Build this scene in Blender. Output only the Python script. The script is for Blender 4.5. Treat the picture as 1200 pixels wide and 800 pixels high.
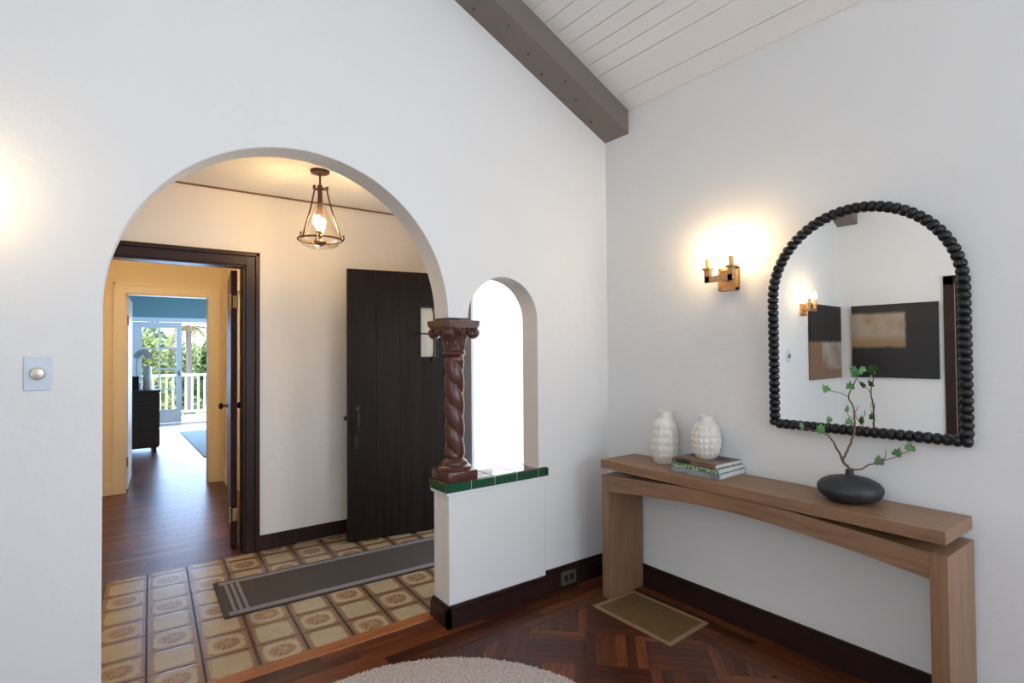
import bpy, bmesh, math, random
from math import sin, cos, pi, radians, sqrt, atan2, hypot
from mathutils import Vector, Matrix, noise
random.seed(7)
for o in list(bpy.data.objects): bpy.data.objects.remove(o)
S = bpy.context.scene
COL = S.collection

# ------------------------------------------------------------------ camera
CAM = Vector((-2.6125, -2.5273, 1.42))
yaw, pitch, roll = radians(36.4615), radians(1.049), radians(0.4542)
fw = Vector((sin(yaw)*cos(pitch), cos(yaw)*cos(pitch), sin(pitch)))
rt = Vector((cos(yaw), -sin(yaw), 0)); up = rt.cross(fw)
rt2 = rt*cos(roll)-up*sin(roll); up2 = up*cos(roll)+rt*sin(roll)
cd = bpy.data.cameras.new('camera'); cam = bpy.data.objects.new('camera', cd); COL.objects.link(cam)
cam.matrix_world = Matrix(((rt2.x, up2.x, -fw.x, CAM.x), (rt2.y, up2.y, -fw.y, CAM.y), (rt2.z, up2.z, -fw.z, CAM.z), (0, 0, 0, 1)))
cd.sensor_width = 36; cd.lens = 646.54/1200*36; cd.clip_start = 0.05
S.camera = cam

# ------------------------------------------------------------------ world, sun, window light, added fill, exposure
w = bpy.data.worlds.new('sky'); S.world = w; w.use_nodes = True
nt = w.node_tree; nt.nodes.clear()
wo = nt.nodes.new('ShaderNodeOutputWorld'); bg = nt.nodes.new('ShaderNodeBackground')
tc = nt.nodes.new('ShaderNodeTexCoord'); sx = nt.nodes.new('ShaderNodeSeparateXYZ'); cr = nt.nodes.new('ShaderNodeValToRGB')
nt.links.new(tc.outputs['Generated'], sx.inputs[0]); nt.links.new(sx.outputs['Z'], cr.inputs[0])
cr.color_ramp.elements[0].position = 0.0; cr.color_ramp.elements[0].color = (0.92, 0.96, 1.0, 1)
cr.color_ramp.elements[1].position = 0.8; cr.color_ramp.elements[1].color = (0.55, 0.74, 1.0, 1)
nt.links.new(cr.outputs[0], bg.inputs[0]); bg.inputs[1].default_value = 4.0; nt.links.new(bg.outputs[0], wo.inputs[0])
sd = bpy.data.lights.new('sun', 'SUN'); sd.energy = 5.0; sd.angle = radians(1.5); sd.color = (1, .95, .86)
so = bpy.data.objects.new('sun', sd); COL.objects.link(so)
so.rotation_euler = Vector((0.42, 0.30, -0.86)).to_track_quat('-Z', 'Y').to_euler()

def area(name, loc, target, sx_, sy_, power, col):
    l = bpy.data.lights.new(name, 'AREA'); l.shape = 'RECTANGLE'; l.size = sx_; l.size_y = sy_; l.energy = power; l.color = col
    o = bpy.data.objects.new(name, l); COL.objects.link(o); o.location = loc
    o.rotation_euler = (Vector(target)-Vector(loc)).to_track_quat('-Z', 'Y').to_euler(); return o
area('daylight_east_window', (-.03, -3.9, 1.75), (-2.2, -2.4, 1.9), 1.5, 1.6, 58, (.84, .91, 1.0))
area('daylight_south_window', (-1.75, -5.35, 1.75), (-1.9, 0, 1.9), 2.2, 1.5, 11, (.88, .93, 1.0))
area('west_side_fill', (-4.04, -2.75, 1.75), (0, -1.2, 1.2), 1.3, 1.6, 9, (.90, .95, 1.0))  # added fill at an unseen west opening, brightens the east wall
area('teal_room_fill', (.93, 8.0, 1.5), (-2, 8.2, 1.2), 1.6, 1.4, 60, (.85, .93, 1.0))  # added lamp raises the ambient light of the far room
area('daylight_front_door', (-0.02, 0.87, 1.05), (-3, 0.9, 0.9), 0.8, 1.9, 7, (.92, .96, 1.0))
area('daylight_french_doors', (-1.4, 10.7, 1.1), (-1.6, 0, 0.9), 1.6, 2.0, 80, (.38, .60, 1.0))
vs = S.view_settings; vs.view_transform = 'Standard'; vs.look = 'None'; vs.gamma = 1; vs.use_curve_mapping = False
vs.exposure = 0.07

# ------------------------------------------------------------------ materials
def mat(name, col=(.8, .8, .8), rough=.5, metal=0, bump=0, bscale=40, var=0, vscale=6, emit=None, estr=0, spec=.5, coat=0, objvar=0, alpha=None):
    m = bpy.data.materials.new(name); m.use_nodes = True; n = m.node_tree; b = n.nodes['Principled BSDF']
    b.inputs['Base Color'].default_value = (*col, 1); b.inputs['Roughness'].default_value = rough; b.inputs['Metallic'].default_value = metal
    b.inputs['Specular IOR Level'].default_value = spec; b.inputs['Coat Weight'].default_value = coat
    t = n.nodes.new('ShaderNodeTexCoord')
    if var or objvar:
        mx = n.nodes.new('ShaderNodeMix'); mx.data_type = 'RGBA'
        mx.inputs['A'].default_value = (*[c*(1-var-objvar) for c in col], 1); mx.inputs['B'].default_value = (*[min(1, c*(1+var+objvar)) for c in col], 1)
        if objvar:
            oi = n.nodes.new('ShaderNodeObjectInfo'); n.links.new(oi.outputs['Random'], mx.inputs['Factor'])
        else:
            nz = n.nodes.new('ShaderNodeTexNoise'); nz.inputs['Scale'].default_value = vscale; nz.inputs['Detail'].default_value = 4
            n.links.new(t.outputs['Object'], nz.inputs['Vector']); n.links.new(nz.outputs['Fac'], mx.inputs['Factor'])
        n.links.new(mx.outputs['Result'], b.inputs['Base Color'])
    if bump:
        nz2 = n.nodes.new('ShaderNodeTexNoise'); nz2.inputs['Scale'].default_value = bscale; nz2.inputs['Detail'].default_value = 3
        n.links.new(t.outputs['Object'], nz2.inputs['Vector'])
        bp = n.nodes.new('ShaderNodeBump'); bp.inputs['Strength'].default_value = bump; bp.inputs['Distance'].default_value = .01
        n.links.new(nz2.outputs['Fac'], bp.inputs['Height']); n.links.new(bp.outputs[0], b.inputs['Normal'])
    if emit:
        b.inputs['Emission Color'].default_value = (*emit, 1); b.inputs['Emission Strength'].default_value = estr
    return m

def wood(name, cols, rough=.35, scale=(1.5, 22, 22), objvar=.5, bump=.12, coat=0, spec=.35):
    """cols: dark, mid, light. grain runs along local x."""
    m = bpy.data.materials.new(name); m.use_nodes = True; n = m.node_tree; b = n.nodes['Principled BSDF']; L = n.links
    t = n.nodes.new('ShaderNodeTexCoord'); mp = n.nodes.new('ShaderNodeMapping'); mp.inputs['Scale'].default_value = scale
    oi = n.nodes.new('ShaderNodeObjectInfo'); cb = n.nodes.new('ShaderNodeMath'); cb.operation = 'MULTIPLY'; cb.inputs[1].default_value = 37
    L.new(oi.outputs['Random'], cb.inputs[0]); L.new(cb.outputs[0], mp.inputs['Location'])
    L.new(t.outputs['Object'], mp.inputs[0])
    nz = n.nodes.new('ShaderNodeTexNoise'); nz.inputs['Scale'].default_value = 2.2; nz.inputs['Detail'].default_value = 6; nz.inputs['Roughness'].default_value = .62
    L.new(mp.outputs[0], nz.inputs['Vector'])
    ad = n.nodes.new('ShaderNodeMath'); ad.operation = 'MULTIPLY_ADD'; ad.inputs[1].default_value = objvar
    L.new(oi.outputs['Random'], ad.inputs[0]); sb = n.nodes.new('ShaderNodeMath'); sb.operation = 'SUBTRACT'; sb.inputs[1].default_value = objvar/2
    L.new(nz.outputs['Fac'], ad.inputs[2]); L.new(ad.outputs[0], sb.inputs[0])
    c = n.nodes.new('ShaderNodeValToRGB'); e = c.color_ramp.elements
    e[0].position = .25; e[0].color = (*cols[0], 1); e[1].position = .78; e[1].color = (*cols[2], 1)
    k = c.color_ramp.elements.new(.5); k.color = (*cols[1], 1)
    L.new(sb.outputs[0], c.inputs[0]); L.new(c.outputs[0], b.inputs['Base Color'])
    b.inputs['Roughness'].default_value = rough; b.inputs['Coat Weight'].default_value = coat; b.inputs['Specular IOR Level'].default_value = spec
    bp = n.nodes.new('ShaderNodeBump'); bp.inputs['Strength'].default_value = bump; bp.inputs['Distance'].default_value = .004
    L.new(nz.outputs['Fac'], bp.inputs['Height']); L.new(bp.outputs[0], b.inputs['Normal'])
    return m

plaster = mat('white_plaster', (.80, .80, .79), .75, bump=.22, bscale=16, spec=.25)
plaster_w = mat('entry_plaster', (.80, .78, .75), .75, bump=.2, bscale=16, spec=.25)
cream = mat('cream_paint', (.82, .69, .48), .6, spec=.2)
cream_trim = mat('cream_gloss_trim', (.86, .75, .56), .4)
teal = mat('teal_paint', (.13, .29, .33), .7)
ceil_w = mat('white_painted_boards', (.78, .78, .77), .55, bump=.04, bscale=8, objvar=.015)
grey_beam = mat('taupe_painted_beam', (.185, .150, .130), .5, bump=.15, bscale=12, var=.05, vscale=3)
dark_trim = mat('dark_stained_trim', (.026, .010, .009), .38, spec=.28, bump=.05, bscale=30, var=.25, vscale=9)
parquet = wood('parquet_wood', ((.034, .008, .0045), (.080, .020, .008), (.19, .054, .017)), .30, (2.2, 30, 30), .42, .08)
border_wood = wood('border_wood', ((.034, .008, .004), (.082, .020, .008), (.165, .048, .015)), .30, (1.6, 26, 26), .42, .08)
strip_wood = wood('threshold_wood', ((.17, .052, .015), (.25, .080, .022), (.33, .12, .035)), .35, (1.6, 26, 26), .2, .08)
hall_wood = wood('hall_plank_wood', ((.045, .011, .008), (.085, .023, .014), (.19, .065, .033)), .34, (1.2, 24, 24), .45, .06)
oak = wood('warm_oak_veneer', ((.190, .100, .053), (.265, .146, .080), (.34, .200, .117)), .42, (24, 1.6, 24), .04, .05)
oak_v = wood('warm_oak_leg', ((.190, .100, .053), (.265, .146, .080), (.34, .200, .117)), .42, (24, 24, 1.6), .04, .05)
door_dark = wood('dark_door_planks', ((.006, .004, .0035), (.011, .0065, .005), (.022, .012, .008)), .45, (22, 22, 1.2), .25, .18, spec=.15)
door_red = wood('red_brown_door', ((.020, .007, .005), (.040, .013, .009), (.065, .022, .014)), .42, (22, 22, 1.2), .2, .1, spec=.15)
dresser_w = wood('dark_dresser_wood', ((.040, .030, .027), (.055, .042, .037), (.075, .056, .048)), .5, (2, 22, 22), .1, .05)
ceramic_red = mat('glazed_oxblood_ceramic', (.088, .026, .020), .34, var=.35, vscale=14, coat=.12, bump=.2, bscale=26)
tile_top = mat('glazed_brown_tile', (.115, .040, .028), .12, objvar=.2, coat=.4)
tile_green = mat('glazed_green_tile', (.010, .085, .034), .22, objvar=.25, coat=.3, bump=.1, bscale=20)
grout = mat('pale_grout', (.50, .49, .45), .9)
floor_grout = mat('dark_floor_grout', (.055, .040, .035), .9)
brass = mat('brushed_brass', (.58, .35, .17), .42, metal=.55)
candle = mat('candle_sleeve', (.72, .50, .24), .5, spec=.3)
bulb_m = mat('lit_bulb', (1, .8, .5), .4, emit=(1, .70, .36), estr=150)
bronze = mat('aged_bronze', (.11, .055, .032), .42, metal=.6)
iron = mat('black_iron', (.012, .012, .013), .5, metal=.3)
chrome = mat('worn_nickel', (.6, .6, .6), .25, metal=1)
black_bead = mat('black_painted_wood', (.006, .006, .0075), .40, spec=.4)
mirror_m = mat('mirror_glass', (.93, .94, .93), .0, metal=1)
bowl_m = mat('matte_charcoal_ceramic', (.020, .023, .027), .5, bump=.05, bscale=60)
plate_m = mat('switch_plate_white', (.62, .70, .80), .3)
outlet_m = mat('grey_outlet', (.10, .085, .065), .5)
black_m = mat('flat_black', (.006, .006, .006), .7)
white_m = mat('white_gloss_paint', (.82, .85, .88), .35)
blue_trim = mat('bluish_white_door_paint', (.62, .74, .84), .35)
vase_m = mat('cream_white_glaze', (.74, .71, .66), .28, coat=.3, var=.06, vscale=20)
paper = mat('page_edges', (.66, .68, .68), .8)
bark = mat('twig_bark', (.13, .075, .04), .8, bump=.4, bscale=150, var=.3, vscale=60)
leaf_m = mat('ivy_leaf_green', (.065, .185, .045), .45, objvar=.35)
deck_m = mat('sunlit_deck', (.75, .75, .74), .8)
stucco = mat('exterior_white_stucco', (.85, .86, .88), .9, bump=.3, bscale=30)
rug_blue = mat('pale_blue_rug', (.36, .48, .58), .95)
mat_fr = mat('tan_mat_binding', (.30, .185, .105), .85, bump=.3, bscale=300)
porcelain = mat('warm_white_pane', (.50, .46, .38), .4)
hinge_m = mat('old_brass_hinge', (.42, .30, .14), .45, metal=.5)

def glass_mat(name, tint=(1, 1, 1), gl=.08):
    m = bpy.data.materials.new(name); m.use_nodes = True; n = m.node_tree; n.nodes.clear(); L = n.links
    o = n.nodes.new('ShaderNodeOutputMaterial'); tr = n.nodes.new('ShaderNodeBsdfTransparent'); g = n.nodes.new('ShaderNodeBsdfGlossy')
    tr.inputs[0].default_value = (*tint, 1); g.inputs['Roughness'].default_value = .03; lw = n.nodes.new('ShaderNodeLayerWeight'); lw.inputs[0].default_value = .25
    mm = n.nodes.new('ShaderNodeMath'); mm.operation = 'MULTIPLY_ADD'; mm.inputs[1].default_value = .6; mm.inputs[2].default_value = gl*.4
    L.new(lw.outputs['Facing'], mm.inputs[0]); mx = n.nodes.new('ShaderNodeMixShader'); L.new(mm.outputs[0], mx.inputs[0]); L.new(tr.outputs[0], mx.inputs[1]); L.new(g.outputs[0], mx.inputs[2]); L.new(mx.outputs[0], o.inputs[0])
    return m
glass = glass_mat('window_glass', (.96, .98, 1)); shade_glass = glass_mat('clear_shade_glass', (1, .97, .9), .2)

def nodemat(name, rough=.5):
    m = bpy.data.materials.new(name); m.use_nodes = True; n = m.node_tree
    n.nodes['Principled BSDF'].inputs['Roughness'].default_value = rough
    return m, n, n.nodes['Principled BSDF'], n.links
def mth(n, op, a, b=None, c=None):
    k = n.nodes.new('ShaderNodeMath'); k.operation = op
    for i, v in enumerate((a, b, c)):
        if v is None: continue
        if isinstance(v, (int, float)): k.inputs[i].default_value = v
        else: n.links.new(v, k.inputs[i])
    return k.outputs[0]
def mixc(n, f, a, b):
    k = n.nodes.new('ShaderNodeMix'); k.data_type = 'RGBA'
    for s_, v in (('Factor', f), ('A', a), ('B', b)):
        if isinstance(v, tuple): k.inputs[s_].default_value = (*v, 1)
        elif isinstance(v, (int, float)): k.inputs[s_].default_value = v
        else: n.links.new(v, k.inputs[s_])
    return k.outputs['Result']
def smooth(n, v, a, b):
    k = n.nodes.new('ShaderNodeMapRange'); k.interpolation_type = 'SMOOTHSTEP'; n.links.new(v, k.inputs[0])
    k.inputs[1].default_value = a; k.inputs[2].default_value = b; return k.outputs[0]

def tile_material(name, ornate):
    m, n, b, L = nodemat(name, .22)
    t = n.nodes.new('ShaderNodeTexCoord'); s = n.nodes.new('ShaderNodeSeparateXYZ'); L.new(t.outputs['Object'], s.inputs[0])
    oi = n.nodes.new('ShaderNodeObjectInfo')
    vadd = n.nodes.new('ShaderNodeVectorMath'); vadd.operation = 'ADD'; L.new(t.outputs['Object'], vadd.inputs[0]); L.new(oi.outputs['Location'], vadd.inputs[1])
    nz = n.nodes.new('ShaderNodeTexNoise'); nz.inputs['Scale'].default_value = 60; nz.inputs['Detail'].default_value = 3; L.new(vadd.outputs[0], nz.inputs['Vector'])
    nb = n.nodes.new('ShaderNodeTexNoise'); nb.inputs['Scale'].default_value = 14; L.new(vadd.outputs[0], nb.inputs['Vector'])
    wob = mth(n, 'MULTIPLY_ADD', nz.outputs['Fac'], .22, -.11)
    dx = mth(n, 'ADD', mth(n, 'DIVIDE', mth(n, 'ABSOLUTE', s.outputs[0]), .107), wob)
    dy = mth(n, 'ADD', mth(n, 'DIVIDE', mth(n, 'ABSOLUTE', s.outputs[1]), .107), wob)
    # superellipse distance for the rounded panel
    px_ = mth(n, 'POWER', mth(n, 'DIVIDE', dx, .80), 7.0); py_ = mth(n, 'POWER', mth(n, 'DIVIDE', dy, .84), 7.0)
    d = mth(n, 'ADD', px_, py_)
    inner = smooth(n, d, 1.25, .8)
    brown = mixc(n, nz.outputs['Fac'], (.12, .052, .026), (.31, .195, .115))
    edge = smooth(n, mth(n, 'MAXIMUM', dx, dy), .90, 1.0)
    brown = mixc(n, edge, brown, (.09, .055, .038))
    crm = mixc(n, nb.outputs['Fac'], (.31, .232, .135), (.42, .33, .21))
    rim = mth(n, 'MULTIPLY', smooth(n, d, .35, .9), smooth(n, d, 1.6, .9))
    col = mixc(n, inner, brown, crm)
    col = mixc(n, mth(n, 'MULTIPLY', rim, .65), col, (.20, .088, .038))
    if ornate:
        # octagonal inner field with a floral medallion
        dd = mth(n, 'ADD', mth(n, 'POWER', mth(n, 'DIVIDE', dx, .80), 2.6), mth(n, 'POWER', mth(n, 'DIVIDE', dy, .80), 2.6))
        cor = smooth(n, dd, 1.0, 1.35)
        col = mixc(n, mth(n, 'MULTIPLY', mth(n, 'MULTIPLY', cor, inner), .8), col, (.24, .115, .055))
        el = mth(n, 'ADD', mth(n, 'POWER', mth(n, 'DIVIDE', dx, .56), 2.4), mth(n, 'POWER', mth(n, 'DIVIDE', dy, .52), 2.4))
        med = smooth(n, el, 1.15, .8)
        vo = n.nodes.new('ShaderNodeTexVoronoi'); vo.inputs['Scale'].default_value = 62; L.new(t.outputs['Object'], vo.inputs['Vector'])
        fl = smooth(n, vo.outputs['Distance'], .25, .5)
        mc = mixc(n, fl, (.115, .045, .022), (.29, .175, .095))
        col = mixc(n, mth(n, 'MULTIPLY', med, .9), col, mc)
    L.new(col, b.inputs['Base Color'])
    bp = n.nodes.new('ShaderNodeBump'); bp.inputs['Strength'].default_value = .25; bp.inputs['Distance'].default_value = .003
    L.new(inner, bp.inputs['Height']); L.new(bp.outputs[0], b.inputs['Normal'])
    return m
tile_plain = tile_material('plain_cream_tile', False); tile_orn = tile_material('medallion_cream_tile', True)

def woven(name, c1, c2, sc, rough=.95, ax=None, bump=.5):
    m, n, b, L = nodemat(name, rough); t = n.nodes.new('ShaderNodeTexCoord'); mp = n.nodes.new('ShaderNodeMapping'); mp.inputs['Scale'].default_value = ax or (1, 1, 1)
    L.new(t.outputs['Object'], mp.inputs[0]); nz = n.nodes.new('ShaderNodeTexNoise'); nz.inputs['Scale'].default_value = sc; nz.inputs['Detail'].default_value = 3
    L.new(mp.outputs[0], nz.inputs['Vector']); L.new(mixc(n, smooth(n, nz.outputs['Fac'], .3, .7), c1, c2), b.inputs['Base Color'])
    bp = n.nodes.new('ShaderNodeBump'); bp.inputs['Strength'].default_value = bump; bp.inputs['Distance'].default_value = .004
    L.new(nz.outputs['Fac'], bp.inputs['Height']); L.new(bp.outputs[0], b.inputs['Normal']); b.inputs['Specular IOR Level'].default_value = .1
    return m
runner_m = woven('grey_brown_weave', (.060, .050, .046), (.085, .072, .066), 220)
runner_b = woven('pale_grey_weave', (.16, .15, .155), (.24, .225, .23), 220)
bamboo = woven('olive_bamboo', (.115, .070, .026), (.185, .120, .048), 6, .6, (60, 3, 1), .3)
round_rug_m = woven('grey_loop_pile', (.36, .31, .29), (.62, .56, .53), 110, bump=.8)

# ------------------------------------------------------------------ mesh helpers
class MB:
    def __init__(s): s.bm = bmesh.new()
    def box(s, x0, x1, y0, y1, z0, z1, M=None, bev=0):
        r = bmesh.ops.create_cube(s.bm, size=1)['verts']
        for v in r: v.co = Vector((x0+(v.co.x+.5)*(x1-x0), y0+(v.co.y+.5)*(y1-y0), z0+(v.co.z+.5)*(z1-z0)))
        if bev:
            es = list({e for v in r for e in v.link_edges}); g = bmesh.ops.bevel(s.bm, geom=es, offset=bev, segments=2, affect='EDGES', profile=.5)
            r = list({v for f in g['faces'] for v in f.verts} | {v for v in r if v.is_valid})
        if M is not None: bmesh.ops.transform(s.bm, matrix=M, verts=[v for v in r if v.is_valid])
        return s
    def prism(s, pts, z0, z1, M=None):
        a = [s.bm.verts.new((p[0], p[1], z0)) for p in pts]; b = [s.bm.verts.new((p[0], p[1], z1)) for p in pts]; n = len(pts)
        s.bm.faces.new(a[::-1]); s.bm.faces.new(b)
        for i in range(n): s.bm.faces.new((a[i], a[(i+1) % n], b[(i+1) % n], b[i]))
        if M is not None: bmesh.ops.transform(s.bm, matrix=M, verts=a+b)
        return s
    def lathe(s, prof, seg=32, M=None, c=(0, 0, 0), fn=None):
        rings = []
        for r, z in prof:
            ring = []
            for k in range(seg):
                a = 2*pi*k/seg; rr = fn(r, z, a) if fn else r
                v = s.bm.verts.new((c[0]+rr*cos(a), c[1]+rr*sin(a), c[2]+z)); ring.append(v)
            rings.append(ring)
        for i in range(len(rings)-1):
            for k in range(seg):
                s.bm.faces.new((rings[i][k], rings[i][(k+1) % seg], rings[i+1][(k+1) % seg], rings[i+1][k]))
        if prof[0][0] > 1e-5: s.bm.faces.new(rings[0][::-1])
        if prof[-1][0] > 1e-5: s.bm.faces.new(rings[-1])
        vs_ = [v for r in rings for v in r]
        if M is not None: bmesh.ops.transform(s.bm, matrix=M, verts=vs_)
        return s
    def tube(s, pts, r, seg=8, closed=False):
        pts = [Vector(p) for p in pts]; n = len(pts); rs = r if isinstance(r, (list, tuple)) else [r]*n; rings = []
        prev = None
        for i, p in enumerate(pts):
            if closed: d = pts[(i+1) % n]-pts[i-1]
            else: d = pts[min(i+1, n-1)]-pts[max(i-1, 0)]
            d.normalize()
            if prev is None: a = d.orthogonal().normalized()
            else: a = (prev-d*prev.dot(d)).normalized()
            prev = a; b = d.cross(a)
            rings.append([s.bm.verts.new(p+(a*cos(2*pi*k/seg)+b*sin(2*pi*k/seg))*rs[i]) for k in range(seg)])
        m = n if closed else n-1
        for i in range(m):
            A, B = rings[i], rings[(i+1) % n]
            for k in range(seg): s.bm.faces.new((A[k], A[(k+1) % seg], B[(k+1) % seg], B[k]))
        if not closed: s.bm.faces.new(rings[0][::-1]); s.bm.faces.new(rings[-1])
        return s
    def sph(s, c, r, seg=12, sc=(1, 1, 1)):
        g = bmesh.ops.create_uvsphere(s.bm, u_segments=seg, v_segments=max(6, seg//2), radius=r)['verts']
        for v in g: v.co = Vector((v.co.x*sc[0]+c[0], v.co.y*sc[1]+c[1], v.co.z*sc[2]+c[2]))
        return s
    def mesh(s, name, m, smooth_=False):
        bmesh.ops.recalc_face_normals(s.bm, faces=s.bm.faces)
        me = bpy.data.meshes.new(name); s.bm.to_mesh(me); s.bm.free(); me.materials.append(m)
        if smooth_:
            for p in me.polygons: p.use_smooth = True
            try: me.set_sharp_from_angle(angle=radians(40))
            except Exception: pass
        return me
    def build(s, name, m, parent=None, loc=(0, 0, 0), rz=0, sm=False):
        return link(name, s.mesh(name, m, sm), parent, loc, rz)
def link(name, me, parent=None, loc=(0, 0, 0), rz=0):
    o = bpy.data.objects.new(name, me); COL.objects.link(o); o.location = loc; o.rotation_euler = (0, 0, rz)
    if parent is not None: o.parent = parent
    return o
def tag(o, label=None, cat=None, group=None, kind=None):
    if label: o['label'] = label
    if cat: o['category'] = cat
    if group: o['group'] = group
    if kind: o['kind'] = kind
    return o
def empty(name, loc, rz=0): return link(name, None, None, loc, rz)
def st(o, label=None, cat=None): return tag(o, label, cat, kind='structure')
def sim_bevel(o, wd=.003, seg=2, ang=35):
    b = o.modifiers.new('bevel', 'BEVEL'); b.width = wd; b.segments = seg; b.limit_method = 'ANGLE'; b.angle_limit = radians(ang); b.harden_normals = False
    return o
def clip(poly, a, b, c):   # keep a*x+b*y<=c
    out = []
    for i in range(len(poly)):
        p, q = poly[i], poly[(i+1) % len(poly)]; dp, dq = a*p[0]+b*p[1]-c, a*q[0]+b*q[1]-c
        if dp <= 0: out.append(p)
        if dp*dq < 0: t = dp/(dp-dq); out.append((p[0]+(q[0]-p[0])*t, p[1]+(q[1]-p[1])*t))
    return out
def area2(p): return abs(sum(p[i][0]*p[(i+1) % len(p)][1]-p[(i+1) % len(p)][0]*p[i][1] for i in range(len(p))))/2

WX, WW, WS = .03, -4.10, -5.5      # east, west, south walls of the living room
RZ, RS = 2.93, .46                 # ceiling height at the east wall, slope
RX = (WX+WW)/2
def ceil_z(x): return RZ+RS*min(WX-x, x-WW)

# ------------------------------------------------------------------ walls
AX0, AX1, AZ, AR = -2.617, -1.161, 1.600, .728
SX0, SX1 = -1.037, -.557; SR = (SX1-SX0)/2; SZ = 1.60
out = [(-4.3, -.02), (AX0, -.02), (AX0, AZ)]
c0 = (AX0+AX1)/2
for k in range(1, 48): a = pi-pi*k/48; out.append((c0+AR*cos(a), AZ+AR*sin(a)))
out += [(AX1, AZ), (SX0, AZ)]
c1 = (SX0+SX1)/2
for k in range(1, 28): a = pi-pi*k/28; out.append((c1+SR*cos(a), SZ+SR*sin(a)))
out += [(SX1, SZ), (SX1, -.02), (.23, -.02), (.23, RZ+.1), (RX, ceil_z(RX)+.2), (-4.3, RZ+.1)]
b = MB(); b.prism(out, 0, .148, Matrix(((1, 0, 0, 0), (0, 0, -1, .148), (0, 1, 0, 0), (0, 0, 0, 1))))
wn = st(b.build('wall_north', plaster), 'white plaster gable wall with the large arch and the small arch', 'wall')
sim_bevel(wn, .005, 2, 60)
hw = st(MB().box(-1.17, -.519, -.012, .152, -.02, .672).build('wall_half', plaster), 'white half wall under the tiled ledge and twisted column', 'wall')
sim_bevel(hw, .006, 2)
st(MB().box(WX, WX+.2, -3.1, 0.0, -.02, RZ+.2).box(WX, WX+.2, WS-.2, -4.7, -.02, RZ+.2).box(WX, WX+.2, -4.7, -3.1, -.02, .9).box(WX, WX+.2, -4.7, -3.1, 2.6, RZ+.2).build('wall_east', plaster), 'white plaster wall behind the console table and mirror', 'wall')
b = MB().box(WW-.2, WW, WS-.2, -3.4, -.02, RZ+.2).box(WW-.2, WW, -3.4, -2.1, -.02, .9).box(WW-.2, WW, -3.4, -2.1, 2.6, RZ+.2).box(WW-.2, WW, -2.1, -1.84, -.02, RZ+.2).box(WW-.2, WW, -1.84, -1.03, 2.05, RZ+.2).box(WW-.2, WW, -1.03, 0, -.02, RZ+.2)
st(b.build('wall_west', plaster), 'white plaster wall seen in the mirror', 'wall')
gz = ceil_z(RX)+.2
b = MB().box(WW-.2, -2.95, WS-.2, WS, -.02, 4.2).box(-.55, WX+.2, WS-.2, WS, -.02, 4.2).box(-2.95, -.55, WS-.2, WS, -.02, .9).box(-2.95, -.55, WS-.2, WS, 2.6, 4.2)
st(b.build('wall_south', plaster), 'white plaster wall behind the viewer with a window', 'wall')
for nm, x0, x1, loc, rz in (('window_1', -1.2, 1.2, (-1.75, WS-.1, 0), 0), ('window_2', -.8, .8, (WX+.1, -3.9, 0), pi/2), ('added_window_3', -.65, .65, (WW-.1, -2.75, 0), pi/2)):  # the west window is added, out of view, to go with its fill
    z1 = 2.6
    e = st(empty(nm, loc, rz), 'unseen white framed window', 'window')
    b = MB()
    for a_ in (x0, -.03, x1-.06): b.box(a_, a_+.06, -.03, .03, .9, z1)
    for z_ in (.9, (z1+.9)/2-.02, z1-.06): b.box(x0, x1, -.028, .028, z_, z_+.06)
    b.build('window_frame', white_m, e); MB().box(x0, x1, -.004, .004, .9, z1).build('pane', glass, e)

# ------------------------------------------------------------------ living room ceiling: boards with recessed joints
ce = st(empty('ceiling', (0, 0, 0)), 'sloping white ceiling of tongue and groove boards', 'ceiling')
ang = math.atan(RS)
def slope_panel(x0, x1, y0, y1, t0, t1):   # prism following the slope, t0..t1 above the ceiling surface
    b = MB(); vs_ = []
    for (x, y, t) in ((x0, y0, t0), (x1, y0, t0), (x1, y1, t0), (x0, y1, t0), (x0, y0, t1), (x1, y0, t1), (x1, y1, t1), (x0, y1, t1)):
        vs_.append(b.bm.verts.new((x, y, ceil_z(x)+t)))
    for f in ((0, 1, 2, 3), (4, 5, 6, 7), (0, 1, 5, 4), (1, 2, 6, 5), (2, 3, 7, 6), (3, 0, 4, 7)): b.bm.faces.new([vs_[i] for i in f])
    return b
slope_panel(RX, WX+.2, WS-.2, 0, .014, .12).build('backing', ceil_w, ce)
slope_panel(WW-.2, RX, WS-.2, 0, .014, .12).build('backing', ceil_w, ce)
seams = [WX, -.088, -.246, -.331, -.41, -.49, -.572, -.651, -.74]
while seams[-1] > RX+.2: seams.append(seams[-1]-(.16 if len(seams) % 2 else .085))
seams.append(RX)
for s0, s1 in zip(seams[:-1], seams[1:]):
    for sgn in (0, 1):
        a_, b_ = s1+.0022, s0-.0022
        if sgn: a_, b_ = 2*RX-b_, 2*RX-a_
        slope_panel(a_, b_, WS, 0, 0, .016).build('board', ceil_w, ce)
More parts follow.
